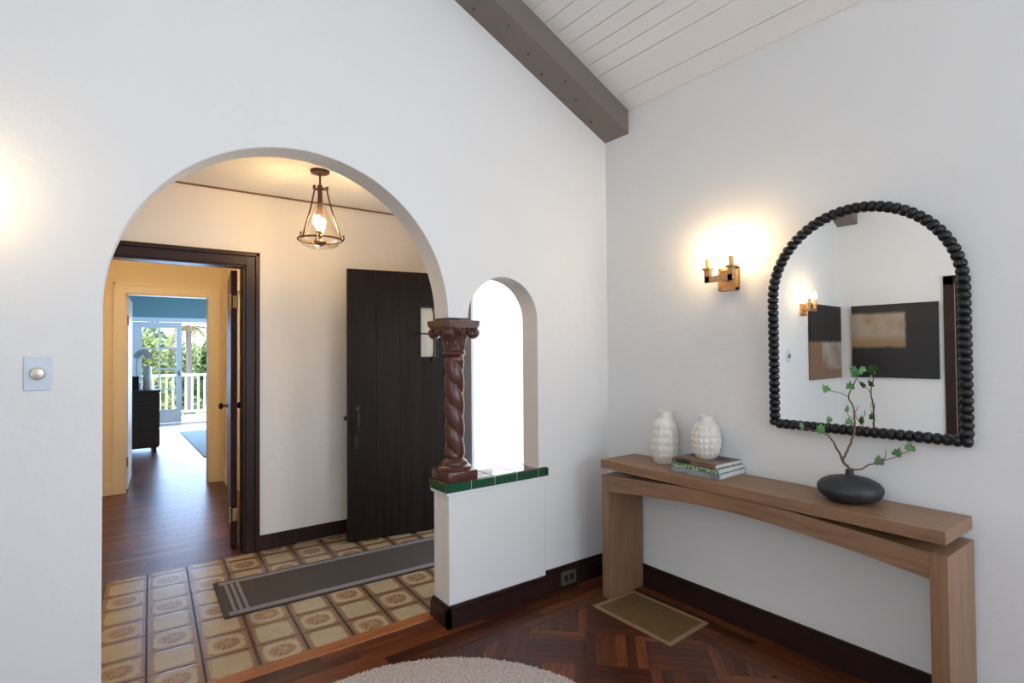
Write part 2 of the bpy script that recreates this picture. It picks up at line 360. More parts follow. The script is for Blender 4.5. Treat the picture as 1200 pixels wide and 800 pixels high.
# beam along the arch wall, both slopes
bm_ = MB()
for sgn in (0, 1):
    for (xa, xb) in ((RX, WX),):
        pts = []
        for x in (xa, xb):
            X = x if not sgn else 2*RX-x
            pts.append([(X, y, z) for y, z in ((0, ceil_z(x)-.148), (-.20, ceil_z(x)-.148), (-.20, ceil_z(x)), (0, ceil_z(x)))])
        v = [[bm_.bm.verts.new(p) for p in q] for q in pts]
        for k in range(4): bm_.bm.faces.new((v[0][k], v[0][(k+1) % 4], v[1][(k+1) % 4], v[1][k]))
        bm_.bm.faces.new(v[1]); bm_.bm.faces.new(v[0][::-1])
beam = tag(bm_.build('ceiling_beam', grey_beam), 'taupe painted timber beam sloping along the top of the arch wall', 'beam', kind='structure')
b = MB()
for k in range(9):
    x = -.15-.14*k+.03*sin(k*5); y = -.05-.09*((k*7) % 3)/2
    b.lathe([(.0065, 0), (.0065, .004)], 8, Matrix.Translation((x, y, ceil_z(x)-.1505)))
b.build('nail_head', black_m, beam)

# ------------------------------------------------------------------ living room floor
fl = st(empty('floor', (0, 0, 0)), 'red-brown block parquet floor with board border', 'floor')
MB().box(WW-.2, .23, WS-.2, .198, -.12, -.013).build('subfloor', parquet, fl)
U = 1/sqrt(2); P = .285; F = P/6
u_d, v_d = (U, U), (U, -U)
XB, YB = -.265, -.275
share = {}
def plank(cx, cy, ang_, lx, ly, clips, m, name='plank', parent=fl, h=.012, gap=.0007, ztop=0):
    hx, hy = lx/2-gap, ly/2-gap; ca, sa = cos(ang_), sin(ang_)
    poly = [(cx+ca*x-sa*y, cy+sa*x+ca*y) for x, y in ((-hx, -hy), (hx, -hy), (hx, hy), (-hx, hy))]
    p2 = poly
    for c_ in clips:
        p2 = clip(p2, *c_)
        if len(p2) < 3: return None
    A = area2(p2)
    if A < .0004: return None
    if abs(A-4*hx*hy) < 1e-7:
        key = (round(lx, 4), round(ly, 4), m.name)
        if key not in share: share[key] = MB().box(-hx, hx, -hy, hy, -h, 0).mesh(name, m)
        me = share[key]
    else:
        loc = [(ca*(x-cx)+sa*(y-cy), -sa*(x-cx)+ca*(y-cy)) for x, y in p2]
        me = MB().prism(loc, -h, 0).mesh(name, m)
    return link(name, me, parent, (cx, cy, ztop), ang_)
cl_field = [(1, 0, XB), (0, 1, YB), (-1, 0, 2.25), (0, -1, 1.75)]
for i in range(-14, 6):
    for j in range(-9, 10):
        u0, v0 = -.80+i*P, -.117+j*P
        uc, vc = u0+P/2, v0+P/2
        cx, cy = uc*U+vc*U, uc*U-vc*U
        if not (-2.4 < cx < -.1 and -1.9 < cy < -.1): continue
        if hypot(cx+1.74, cy+.94) < .52: continue          # lies wholly under the round rug
        for k in range(6):
            o = (k+.5)*F-P/2
            if (i+j) % 2 == 0:    # fingers run along v
                uu, vv, an = uc+o, vc, -pi/4
            else: uu, vv, an = uc, vc+o, pi/4
            plank(uu*U+vv*U, uu*U-vv*U, an, P, F, cl_field, parquet)
rnd = random.Random(3)
# boards along the arch wall
y = .113; rows = [(.113, .050), (.050, -.013), (-.013, -.078), (-.078, -.144), (-.144, -.210), (-.210, YB)]
for (ya, yb) in rows:
    x = -2.75+rnd.random()*.3; 
    xe = WX-.005 if yb < -.02 else AX1-.015
    while x < xe-.02:
        L_ = min(.55+rnd.random()*.6, xe-x)
        plank(x+L_/2, (ya+yb)/2, 0, L_, ya-yb, [], border_wood); x += L_
nx = 4; wd = (WX-.004-XB)/nx
for k in range(nx):
    yy = YB-rnd.random()*.05 if 0 else YB; xx = XB+wd*(k+.5)
    while yy > -2.3:
        L_ = .35+rnd.random()*.6
        plank(xx, yy-L_/2, pi/2, L_, wd, [], border_wood); yy -= L_
b = MB().box(AX0-.05, -1.19, .115, .196, -.02, .006)
tr1 = st(sim_bevel(b.build('trim_1', strip_wood), .004), 'orange-brown wooden threshold strip between parquet and tiles', 'threshold')

# ------------------------------------------------------------------ entry floor: tiles
fe = st(empty('floor_entry', (0, 0, 0)), 'entry floor of cream and brown patterned tiles', 'floor')
MB().box(-3.5, -.02, .15, 1.765, -.12, -.0035).build('grout_bed', floor_grout, fe)
ta = radians(-3.2); TX, TY = .2185, .2135
ox, oy = -2.251, .211
uxx, uyy = (cos(ta), sin(ta)), (-sin(ta), cos(ta))
ref = ((-2.3+2.251)*uyy[0]+(1.267-.211)*uyy[1]) % TY
tshare = {}
for i in range(-6, 11):
    for j in range(-2, 9):
        lx, ly = (i+.5)*TX, ref+(j-.5)*TY
        cx, cy = ox+lx*uxx[0]+ly*uyy[0], oy+lx*uxx[1]+ly*uyy[1]
        m = tile_orn if (i+j) % 2 else tile_plain
        hx, hy = TX/2-.0028, TY/2-.0012
        poly = [(cx+uxx[0]*x+uyy[0]*y, cy+uxx[1]*x+uyy[1]*y) for x, y in ((-hx, -hy), (hx, -hy), (hx, hy), (-hx, hy))]
        p2 = poly
        for c_ in ((0, -1, -.198), (0, 1, 1.765), (1, 0, -.205), (-1, 0, 3.4)):
            p2 = clip(p2, *c_) if len(p2) > 2 else []
        if len(p2) < 3 or area2(p2) < .0006: continue
        if cx > -1.17+.1 and cy < .25: pass
        if abs(area2(p2)-4*hx*hy) < 1e-7:
            if m.name not in tshare: tshare[m.name] = MB().box(-hx, hx, -hy, hy, -.006, 0).mesh('tile', m)
            me = tshare[m.name]
        else:
            loc = [(uxx[0]*(x-cx)+uxx[1]*(y-cy), uyy[0]*(x-cx)+uyy[1]*(y-cy)) for x, y in p2]
            me = MB().prism(loc, -.006, 0).mesh('tile', m)
        link('tile', me, fe, (cx, cy, 0), ta)

# ------------------------------------------------------------------ entry walls, ceiling
EY = 1.80
b = MB().box(-3.5, -2.72, EY, EY+.12, -.02, 2.7).box(-1.80, .0, EY, EY+.12, -.02, 2.7).box(-2.72, -1.80, EY, EY+.12, 2.055, 2.7)
st(b.build('wall_entry_back', plaster_w), 'entry wall with dark framed doorway to the hall', 'wall')
st(MB().box(-3.5, -3.4, .2, EY, -.02, 2.7).build('wall_entry_left', plaster_w), 'left wall of the entry', 'wall')
b = MB().box(-.2, -.02, .14, .40, -.02, 2.7).box(-.2, -.02, 1.265, EY, -.02, 2.7).box(-.2, -.02, .40, 1.265, 2.08, 2.7)
st(b.build('wall_entry_right', plaster_w), 'entry wall with the open front doorway', 'wall')
st(MB().box(-3.5, 0, .14, EY+.12, 2.59, 2.7).build('ceiling_entry', plaster_w), 'smooth entry ceiling', 'ceiling')
st(MB().box(-3.4, -.2, EY-.008, EY, 2.578, 2.59).build('trim_2', mat('thin_brown_moulding', (.20, .10, .06), .6)), 'thin brown line of moulding at the entry ceiling', 'moulding')
# doorway casing, jamb
b = MB().box(-1.80, -1.712, EY-.022, EY, 0, 2.145, bev=.004).box(-1.738, -1.706, EY-.034, EY, 0, 2.150, bev=.006)
b.box(-2.81, -2.72, EY-.022, EY, 0, 2.145, bev=.004)
b.box(-2.81, -1.712, EY-.021, EY, 2.055, 2.143, bev=.004).box(-2.81, -1.706, EY-.034, EY, 2.118, 2.150, bev=.006)
b.box(-1.812, -1.798, EY-.01, EY+.12, 0, 2.055).box(-2.72, -2.706, EY-.01, EY+.12, 0, 2.055).box(-2.72, -1.8, EY-.01, EY+.12, 2.042, 2.056)
st(b.build('trim_3', dark_trim), 'dark brown casing around the hall doorway', 'door frame')
b = MB().box(-1.706, -.22, EY-.018, EY, 0, .088).box(-1.706, -.22, EY-.012, EY, .086, .103)
st(b.build('baseboard_entry', dark_trim), 'dark baseboard in the entry', 'baseboard')
# front door jamb: white paint, its shade put into the colour
b = MB().box(-.222, -.2, 1.265, 1.38, 0, 2.19, bev=.003).box(-.222, -.2, .285, .40, 0, 2.19, bev=.003).box(-.222, -.2, .285, 1.38, 2.08, 2.19, bev=.003)
st(b.build('trim_4', mat('shade_tinted_jamb', (.38, .39, .46), .5)), 'white front door jamb with shadow grey in its colour', 'door frame')

# front door leaf: vertical planks
Fp, Hp = Vector((-1.148, 1.529, 0)), Vector((-.262, 1.385, 0)); u = (Hp-Fp).normalized(); DL = (Hp-Fp).length; dr = atan2(u.y, u.x)
fd = st(empty('door_1', Fp, dr), 'open front door of dark vertical planks with a small barred window', 'door')
edges = [0, .215, .40, .585, .76, DL]
WN = (.570, .700, 1.385, 1.775)
for a_, b_ in zip(edges[:-1], edges[1:]):
    b = MB()
    x0, x1 = a_+.0007, b_-.0007
    if x1 < WN[0] or x0 > WN[1]: b.box(x0, x1, 0, .044, .012, 2.055, bev=.002)
    else:
        b.box(x0, x1, 0, .044, .012, WN[2], bev=.002).box(x0, x1, 0, .044, WN[3], 2.055, bev=.002)
        if x0 < WN[0]: b.box(x0, WN[0], 0, .044, WN[2], WN[3])
        if x1 > WN[1]: b.box(WN[1], x1, 0, .044, WN[2], WN[3])
    b.build('plank', door_dark, fd)
MB().box(WN[0], WN[1], .018, .026, WN[2], WN[3]).build('window_pane', porcelain, fd)
b = MB().box(WN[0]-.012, WN[0], -.006, 0, WN[2]-.012, WN[3]+.012).box(WN[1], WN[1]+.012, -.006, 0, WN[2]-.012, WN[3]+.012).box(WN[0], WN[1], -.006, 0, WN[2]-.012, WN[2]).box(WN[0], WN[1], -.006, 0, WN[3], WN[3]+.012)
b.tube([((WN[0]+WN[1])/2+.03, -.006, WN[3]), ((WN[0]+WN[1])/2+.03, -.045, WN[3]-.05), ((WN[0]+WN[1])/2+.03, -.045, WN[2]+.04), ((WN[0]+WN[1])/2+.03, -.006, WN[2]-.03)], .006, 6)
b.tube([(WN[0]-.09, -.004, 1.565), (WN[0]-.02, -.02, 1.57), (WN[0]+.10, -.045, 1.565)], .006, 6).sph((WN[0]-.09, -.004, 1.565), .010, 8).sph(((WN[0]+WN[1])/2+.03, -.012, WN[2]-.03), .011, 8)
tag(b.build('window_grille', iron, fd, sm=True), 'black iron grille')
b = MB().box(.035, .085, -.006, 0, .86, 1.02, bev=.002).tube([(.06, -.006, .985), (.06, -.05, .96), (.062, -.055, .88), (.06, -.006, .80)], [.008, .010, .010, .007], 8).sph((.06, -.02, 1.0), .022, 10, (1, .6, 1)).box(.048, .072, -.005, 0, .70, .86, bev=.002)
b.lathe([(.014, 0), (.018, .012), (.010, .022)], 12, Matrix.Translation((-.002, .02, .93)) @ Matrix.Rotation(-pi/2, 4, 'Y'))
tag(b.build('handle', iron, fd, sm=True), 'black iron thumb latch handle')
b = MB()
for z_ in (.25, 1.05, 1.85): b.lathe([(.009, -.05), (.009, .05)], 8, Matrix.Translation((DL, -.004, z_)))
b.build('hinge', iron, fd, sm=True)

# ------------------------------------------------------------------ porch outside the front door
st(MB().box(-.02, 3.2, -.8, 3.2, -.2, -.06).build('floor_porch', deck_m), 'pale porch floor outside the front door', 'porch')
st(MB().box(1.35, 1.55, -.8, 4.9, -.1, 2.9).build('wall_porch', stucco), 'sunlit white stucco porch wall', 'wall')

# ------------------------------------------------------------------ hall
HY = 4.40; HX0, HX1 = -2.85, -1.53
fh = st(empty('floor_hall', (0, 0, 0)), 'dark red-brown plank floor running on through the hall', 'floor')
MB().box(-3.4, 1.2, 1.765, 10.8, -.12, -.010).build('subfloor', hall_wood, fh)
rnd = random.Random(11); yy = 1.766
while yy < 4.9:
    x = -3.3+rnd.random()*.4; wd = .083
    while x < -1.5:
        L_ = min(.5+rnd.random()*.7, -1.45-x)
        if L_ > .05: plank(x+L_/2, yy+wd/2, 0, L_, wd, [], hall_wood, parent=fh, h=.009)
        x += L_
    yy += wd
MB().box(-3.4, 1.2, yy, 10.8, -.010, 0).build('boards', hall_wood, fh)['kind'] = 'stuff'
st(MB().box(HX0-.12, HX0, EY+.12, HY, -.02, 2.6).build('wall_hall_left', cream), 'cream hall wall on the left', 'wall')
b = MB().box(HX1, HX1+.12, EY+.12, 3.0, -.02, 2.6).box(HX1, HX1+.12, 3.9, HY, -.02, 2.6).box(HX1, HX1+.12, 3.0, 3.9, 2.05, 2.6)
st(b.build('wall_hall_right', cream), 'cream hall wall on the right', 'wall')
b = MB().box(HX1-.015, HX1, 3.9, 3.99, 0, 2.13, bev=.003).box(HX1-.015, HX1, 2.91, 3.0, 0, 2.13, bev=.003).box(HX1-.015, HX1, 2.91, 3.99, 2.05, 2.14, bev=.003)
st(b.build('trim_5', cream_trim), 'cream casing of the side door in the hall', 'door frame')
sd_ = st(empty('door_4', (HX1+.03, 3.0, 0)), 'cream side door closed in the hall wall', 'door')
MB().box(0, .04, 0, .9, .01, 2.05, bev=.003).build('leaf', cream_trim, sd_)
b = MB().box(HX0-.12, -2.441, HY, HY+.12, -.02, 2.6).box(-1.672, HX1+.12, HY, HY+.12, -.02, 2.6).box(-2.441, -1.672, HY, HY+.12, 2.055, 2.6)
st(b.build('wall_hall_far', cream), 'cream end wall of the hall with inner doorway', 'wall')
b = MB().box(-2.53, -2.441, HY-.018, HY, 0, 2.14, bev=.004).box(-1.672, -1.583, HY-.018, HY, 0, 2.14, bev=.004).box(-2.53, -1.583, HY-.017, HY, 2.055, 2.145, bev=.004)
b.box(-2.545, -2.52, HY-.026, HY, 0, 2.16, bev=.004).box(-1.593, -1.568, HY-.026, HY, 0, 2.16, bev=.004).box(-2.545, -1.568, HY-.026, HY, 2.135, 2.16, bev=.004)
b.box(-2.441, -2.425, HY-.01, HY+.12, 0, 2.055).box(-1.688, -1.672, HY-.01, HY+.12, 0, 2.055).box(-2.44, -1.68, HY-.01, HY+.12, 2.04, 2.055)
st(b.build('trim_6', cream_trim), 'cream moulded casing around the inner doorway', 'door frame')
b = MB().box(HX0, -2.545, HY-.015, HY, 0, .12, bev=.003).box(HX1-.015, HX1, 3.99, HY, 0, .12, bev=.003).box(-1.568, HX1, HY-.015, HY, 0, .12, bev=.003)
st(b.build('baseboard_hall', cream_trim), 'cream baseboard in the hall', 'baseboard')
st(MB().box(HX0-.12, HX1+.12, EY+.12, HY+.12, 2.59, 2.7).build('ceiling_hall', cream), 'cream hall ceiling', 'ceiling')
vt = empty('wall_register', (-1.98, HY, 2.425)); tag(vt, 'slim white register with a dark slot high above the inner doorway', 'vent')
MB().box(-.16, .16, -.03, 0, .004, .014, bev=.002).box(-.16, -.145, -.03, 0, -.012, .006).box(.145, .16, -.03, 0, -.012, .006).build('frame', white_m, vt)
MB().box(-.145, .145, -.024, 0, -.012, .004).build('slot', dark_trim, vt)
# lamp in the hall (bare ceiling fixture)
hl = empty('hall_ceiling_light', (-2.2, 2.75, 2.59)); tag(hl, 'round glass ceiling light in the hall above the doorway', 'ceiling light')
MB().lathe([(.09, -.025), (.09, 0)], 24).build('base', brass, hl, sm=True)
MB().lathe([(.0001, -.11), (.06, -.10), (.11, -.06), (.12, -.025)], 24).build('bowl', mat('lit_opal_glass', (1, .9, .75), .5, emit=(1, .76, .44), estr=95), hl, sm=True)

# dark hall door leaf opened into the hall
dl = st(empty('door_2', (-1.826, 1.942, 0), radians(82.5)), 'dark red-brown hall door standing open, seen edge on', 'door')
b = MB().box(0, .80, -.0, .042, .012, 2.035, bev=.002)
b.build('leaf', door_red, dl)
for z_ in (.25, 1.80):
    h_ = MB().box(-.025, .0, -.004, .03, z_-.045, z_+.045, bev=.002).lathe([(.008, -.055), (.011, -.05), (.008, -.045), (.008, .045), (.011, .05), (.008, .055)], 10, Matrix.Translation((-.012, .046, z_)))
    h_.build('hinge', hinge_m, dl, sm=True)
b = MB().box(.799, .804, .008, .036, .82, 1.0); b.box(.799, .806, .008, .036, 1.68, 1.80)
tag(b.build('latch_plate', chrome, dl), 'worn nickel latch plate')
for s_ in (-1, 1):
    k_ = MB().lathe([(.022, 0), (.022, .004), (.008, .008), (.008, .03), (.024, .036), (.028, .05), (.02, .064), (.0001, .068)], 16, Matrix.Translation((.735, .042 if s_ > 0 else 0, .98)) @ Matrix.Rotation(-s_*pi/2, 4, 'X'))
    k_.build('knob', iron, dl, sm=True)
# white door leaf opened into the far room
wl = st(empty('door_3', (-2.410, HY+.13, 0), radians(85.5)), 'white door leaf open against the left of the inner doorway', 'door')
MB().box(0, .76, 0, .04, .012, 2.03, bev=.003).build('leaf', white_m, wl)
for z_ in (.30, 1.78): MB().box(-.03, .0, -.004, .03, z_-.05, z_+.05).build('hinge', mat('copper_hinge', (.45, .16, .07), .5), wl)

# ------------------------------------------------------------------ teal room
TXL, TXR, TYF = -3.2, 1.0, 10.80
st(MB().box(TXL-.1, TXL, HY+.12, TYF, -.02, 2.7).build('wall_teal_left', teal), 'teal wall on the left of the far room', 'wall')
st(MB().box(TXR, TXR+.1, HY+.12, 7.2, -.02, 2.7).box(TXR, TXR+.1, 8.8, TYF, -.02, 2.7).box(TXR, TXR+.1, 7.2, 8.8, -.02, .8).box(TXR, TXR+.1, 7.2, 8.8, 2.2, 2.7).build('wall_teal_right', teal), 'teal wall on the right of the far room', 'wall')
b = MB().box(TXL, HX0-.12, HY, HY+.12, -.02, 2.7).box(HX1+.12, TXR, HY, HY+.12, -.02, 2.7)
st(b.build('wall_teal_near', teal), 'teal wall flanking the inner doorway', 'wall')
b = MB().box(TXL, -2.16, TYF, TYF+.12, -.02, 2.7).box(-.50, TXR, TYF, TYF+.12, -.02, 2.7).box(-2.16, -.5, TYF, TYF+.12, 2.09, 2.7)
st(b.build('wall_teal_far', teal), 'teal wall around the french doors', 'wall')
st(MB().box(TXL, TXR, HY+.12, TYF+.12, 2.65, 2.75).build('ceiling_teal_room', white_m), 'ceiling of the far room', 'ceiling')
b = MB().box(-2.24, -2.16, TYF-.02, TYF+.12, 0, 2.17, bev=.004).box(-.5, -.42, TYF-.02, TYF+.12, 0, 2.17, bev=.004).box(-2.24, -.42, TYF-.02, TYF+.12, 2.09, 2.17, bev=.004)
st(b.build('trim_7', blue_trim), 'white frame around the french doors', 'door frame')
fr = st(empty('door_5', (-2.16, TYF+.01, 0)), 'white french door leaf with eight glass panes', 'door')
DW = .845
b = MB().box(0, .155, 0, .045, .01, 2.08).box(DW-.095, DW, 0, .045, .01, 2.08).box(.15, DW-.09, 0, .045, .01, .29).box(.15, DW-.09, 0, .045, 1.96, 2.08)
b.build('frame', blue_trim, fr)
b = MB(); gx0, gx1 = .155, DW-.095
b.box((gx0+gx1)/2-.013, (gx0+gx1)/2+.013, .005, .04, .29, 1.96)
for k in range(1, 4): b.box(gx0, gx1, .006, .039, .29+k*.4175-.013, .29+k*.4175+.013)
b.build('muntins', blue_trim, fr)
for r_ in range(4):
    for c_ in range(2):
        x0 = gx0 if c_ == 0 else (gx0+gx1)/2; MB().box(x0, x0+(gx1-gx0)/2, .020, .024, .29+r_*.4175, .29+(r_+1)*.4175).build('pane', glass, fr)
MB().box(DW-.05, DW-.02, -.02, 0, .98, 1.10, bev=.003).tube([(DW-.035, -.02, 1.04), (DW-.035, -.05, 1.04), (DW-.12, -.05, 1.04)], .008, 8).build('handle', chrome, fr, sm=True)

# dresser
dz = empty('dresser', (-2.78, 7.0, 0)); tag(dz, 'dark brown low dresser against the left of the teal room', 'dresser')
MB().box(0, .81, .01, .50, .07, .87, bev=.004).build('body', dresser_w, dz)
MB().box(-.01, .83, -.01, .51, .87, .90, bev=.004).build('top', dresser_w, dz)
for r_ in range(3):
    d_ = MB().box(.808, .822, .02, .48, .09+r_*.26, .335+r_*.26, bev=.003).build('drawer', dresser_w, dz)
    MB().box(.822, .835, .20, .30, .235+r_*.26, .25+r_*.26, bev=.003).build('handle', chrome, d_)
MB().box(.40, .46, -.004, .012, .80, .83, bev=.002).build('corner_plate', chrome, dz)
for x_, y_ in ((.03, .03), (.74, .03), (.03, .43), (.74, .43)): MB().box(x_, x_+.045, y_, y_+.045, 0, .07).build('foot', dresser_w, dz)
bx_ = empty('storage_box', (-2.33, 7.2, .90)); tag(bx_, 'small black lidded box on the left of the dresser', 'box')
MB().box(-.12, .12, -.1, .1, 0, .17, bev=.006).build('body', black_m, bx_); MB().box(-.127, .127, -.107, .107, .17, .20, bev=.006).build('lid', black_m, bx_)
cy_ = MB().lathe([(.052, 0), (.056, .01), (.054, .34), (.048, .35), (.044, .34), (.044, .05)], 24).build('cylinder_vase', white_m, None, (-2.10, 7.25, .90), sm=True)
tag(cy_, 'tall white cylinder vase on the right end of the dresser', 'vase')
orc = empty('white_orchid', (-2.20, 7.38, .90)); tag(orc, 'white orchid arching up behind the black box on the dresser', 'plant')
MB().lathe([(.04, 0), (.055, .10), (.06, .11)], 16).build('pot', white_m, orc, sm=True)
MB().tube([(0, 0, .1), (-.03, 0, .3), (-.02, 0, .48), (.05, 0, .56), (.12, 0, .54)], .006, 6).build('stem', leaf_m, orc, sm=True)
for k in range(6):
    b = MB(); t_ = k/5; cx, cz = -.02+.15*t_, .50+.06*sin(pi*t_)
    for q in range(5):
        a = 2*pi*q/5; b.sph((cx+.028*cos(a), -.01, cz+.028*sin(a)), .022, 8, (1, .25, 1))
    b.build('flower', white_m, orc, sm=True)
rg = MB().box(0, 2.0, 0, 3.0, 0, .012, bev=.003).build('area_rug', rug_blue, None, (-1.50, 6.15, 0.0005)); tag(rg, 'pale blue rug on the dark floor of the teal room', 'rug')

# ------------------------------------------------------------------ deck, railing, garden
st(MB().box(-5, 4, TYF+.12, 12.75, -.15, -.03).build('floor_deck', deck_m), 'bright deck outside the french doors', 'deck')
rl = empty('deck_railing', (-4.5, 12.55, -.03)); tag(rl, 'white slatted railing along the deck beyond the french doors', 'railing')
MB().box(0, 7.5, -.04, .04, .93, .985).build('top_rail', white_m, rl); MB().box(0, 7.5, -.02, .02, .08, .13).build('bottom_rail', white_m, rl)
me = MB().box(-.022, .022, -.018, .018, .1, .94).mesh('baluster', white_m)
for k in range(58): link('baluster', me, rl, (.06+k*.13, 0, 0))
me = MB().box(-.05, .05, -.05, .05, 0, 1.03).mesh('post', white_m)
for k in range(4): link('post', me, rl, (.0+k*2.5, 0, 0))
ground = mat('garden_ground', (.16, .17, .08), .95, var=.3, vscale=1)
st(MB().box(-40, 40, 12.76, 60, -1.6, -1.5).build('ground', ground), 'garden ground below the deck', 'ground')
leafmats = [mat('hedge_green', (.06, .14, .03), .6, var=.35, vscale=2), mat('yellow_green_leaves', (.30, .33, .10), .6, var=.3, vscale=2), mat('pale_green_leaves', (.22, .28, .14), .6, var=.3, vscale=2), mat('dry_palm', (.19, .12, .11), .8, var=.3, vscale=2)]
def leaf_cloud(n, rad, size, seed):
    r = random.Random(seed); vs_, fs = [], []
    for _ in range(n):
        while True:
            p = Vector((r.uniform(-1, 1), r.uniform(-1, 1), r.uniform(-1, 1)))
            if .35 < p.length < 1: break
        p = Vector((p.x*rad[0], p.y*rad[1], p.z*rad[2])); p *= .85+.3*noise.noise(p*1.3)
        a = Vector((r.gauss(0, 1), r.gauss(0, 1), r.gauss(0, 1))).normalized(); c = a.orthogonal().normalized(); s_ = size*r.uniform(.6, 1.3)
        i = len(vs_); vs_ += [p-a*s_, p+c*s_*.45, p+a*s_, p-c*s_*.45]; fs.append((i, i+1, i+2, i+3))
    me = bpy.data.meshes.new('crown'); me.from_pydata(vs_, [], fs); return me
def shrub(name, loc, rad, n, size, mi, seed, label, cat='shrub'):
    e = empty(name, loc); tag(e, label, cat, 'garden planting beyond the deck')
    me = leaf_cloud(n, rad, size, seed); me.materials.append(leafmats[mi]); link('crown', me, e, (0, 0, rad[2]+.6))
    MB().tube([(0, 0, 0), (.05, 0, rad[2]*.6), (0, .05, rad[2]+.8)], [.12, .09, .04], 8).build('trunk', bark, e, sm=True)
shrub('hedge_tree', (.55, 18.2, -1.5), (.75, .9, 1.75), 5200, .10, 0, 1, 'dense dark green hedge tree right of the palm', 'tree')
shrub('leafy_shrub', (-1.85, 14.4, -1.5), (.80, .6, 1.55), 3000, .10, 1, 2, 'yellow-green bush seen through the left door panes')
shrub('leafy_shrub', (-.10, 20.8, -1.5), (.9, .8, 1.5), 2500, .10, 2, 3, 'pale green bush behind the railing near the palm trunk')
shrub('leafy_shrub', (-1.35, 18.6, -1.5), (.75, .9, 1.75), 3000, .13, 2, 4, 'pale green taller bush farthest left beyond the deck')
pm = empty('palm_tree', (-.58, 16.6, -1.5)); tag(pm, 'palm tree with drooping dry fronds and pale trunk', 'tree')
MB().tube([(0, 0, 0), (.03, 0, 2), (.0, 0, 3.8)], [.10, .08, .08], 10).build('trunk', mat('pale_palm_trunk', (.20, .18, .17), .9), pm, sm=True)
r = random.Random(5)
for k in range(22):
    a = r.uniform(0, 2*pi); L_ = r.uniform(.5, 1.0); b = MB(); pts = []
    drop = r.uniform(.5, 1.3)
    for q in range(7):
        t_ = q/6; pts.append(Vector((cos(a)*L_*sin(t_*1.5), sin(a)*L_*sin(t_*1.5), 3.75+.25*t_-drop*t_*t_*1.4)))
    b.tube(pts, [.02*(1-t/8) for t in range(7)], 4)
    sd2 = Vector((-sin(a), cos(a), 0))
    for q in range(1, 7):
        for s_ in (-1, 1):
            for h_ in (0, .5):
                p = pts[q]*(1-h_)+pts[q-1]*h_; v_ = [b.bm.verts.new(p), b.bm.verts.new(p+sd2*s_*.05+Vector((0, 0, -.02))), b.bm.verts.new(p+sd2*s_*.14+Vector((0, 0, -.16)))]; b.bm.faces.new(v_)
    b.build('frond', leafmats[3] if k % 3 else leafmats[1], pm)

# ------------------------------------------------------------------ baseboards living room
b = MB().box(-.519, WX, -.020, 0, 0, .105).box(-.519, WX, -.026, 0, .0, .012).box(-.519, WX, -.013, 0, .1, .128, bev=.003)
BX = -1.17
b.box(BX-.024, -.519, -.036, -.012, 0, .088).box(BX-.016, -.519, -.028, -.012, .086, .108, bev=.003)
b.box(BX-.024, BX, -.036, .152, 0, .088).box(BX-.016, BX, -.028, .152, .086, .108, bev=.003)
st(b.build('baseboard_north', dark_trim), 'dark baseboard along the half wall', 'baseboard')
b = MB().box(WX-.020, WX, WS, 0, 0, .105).box(WX-.013, WX, WS, 0, .1, .130, bev=.003).box(WX-.017, WX, WS, 0, .098, .108)
st(b.build('baseboard_east', dark_trim), 'dark baseboard behind the console table', 'baseboard')
b = MB().box(WW, AX0, -.02, 0, 0, .128).box(WW, WW+.02, -.95, 0, 0, .128)
st(b.build('baseboard_west', dark_trim), 'dark baseboard on the left', 'baseboard')
# dark door in the west wall (seen in the mirror)
dw = st(empty('door_6', (WW-.05, -1.03, 0)), 'dark framed doorway seen at the right edge of the mirror', 'door')
b = MB().box(.05, .075, 0, .085, 0, 2.12, bev=.004).box(.05, .075, -.895, -.81, 0, 2.12, bev=.004).box(.05, .075, -.895, .085, 2.04, 2.13, bev=.004)
b.build('frame', dark_trim, dw); MB().box(0, .04, -.81, 0, .01, 2.045).build('leaf', door_red, dw)

# ------------------------------------------------------------------ tiled ledge
lg = empty('tiled_ledge', (0, 0, 0)); tag(lg, 'green and brown glazed tile ledge capping the half wall', 'ledge')
LX0, LX1, LY0, LY1 = -1.190, -.500, -.024, .168
MB().box(LX0+.003, LX1-.003, LY0+.003, LY1-.003, .686, .7345).build('grout_bed', grout, lg)
MB().box(LX0+.006, LX1-.004, LY0+.006, LY1-.006, .670, .688, bev=.004).build('moulding', white_m, lg)
xs = [LX0, -1.037, -.884, -.732, -.577, LX1]
for a_, b_ in zip(xs[:-1], xs[1:]): MB().box(a_+.002, b_-.002, LY0, LY0+.012, .689, .735, bev=.0025).build('green_tile', tile_green, lg)
for a_, b_ in ((LY0+.013, .07), (.073, LY1-.002)): MB().box(LX0, LX0+.012, a_, b_, .689, .735, bev=.0025).build('green_tile', tile_green, lg)
MB().box(LX1-.012, LX1, LY0+.013, 0, .689, .735).build('green_tile', tile_green, lg)
xs = [LX0+.004, -1.04, -.885, -.735, -.58, LX1-.003]
for a_, b_ in zip(xs[:-1], xs[1:]):
    for c_, d_ in ((LY0+.012, .070), (.074, LY1-.004)):
        if b_ > -.51 : b2 = b_ if c_ < 0 and False else b_
        if a_ >= -.59 and c_ > 0: continue
        MB().box(a_+.002, min(b_, LX1)-.002, c_, d_ if a_ < -.59 else -.001, .728, .738, bev=.002).build('brown_tile', tile_top, lg)

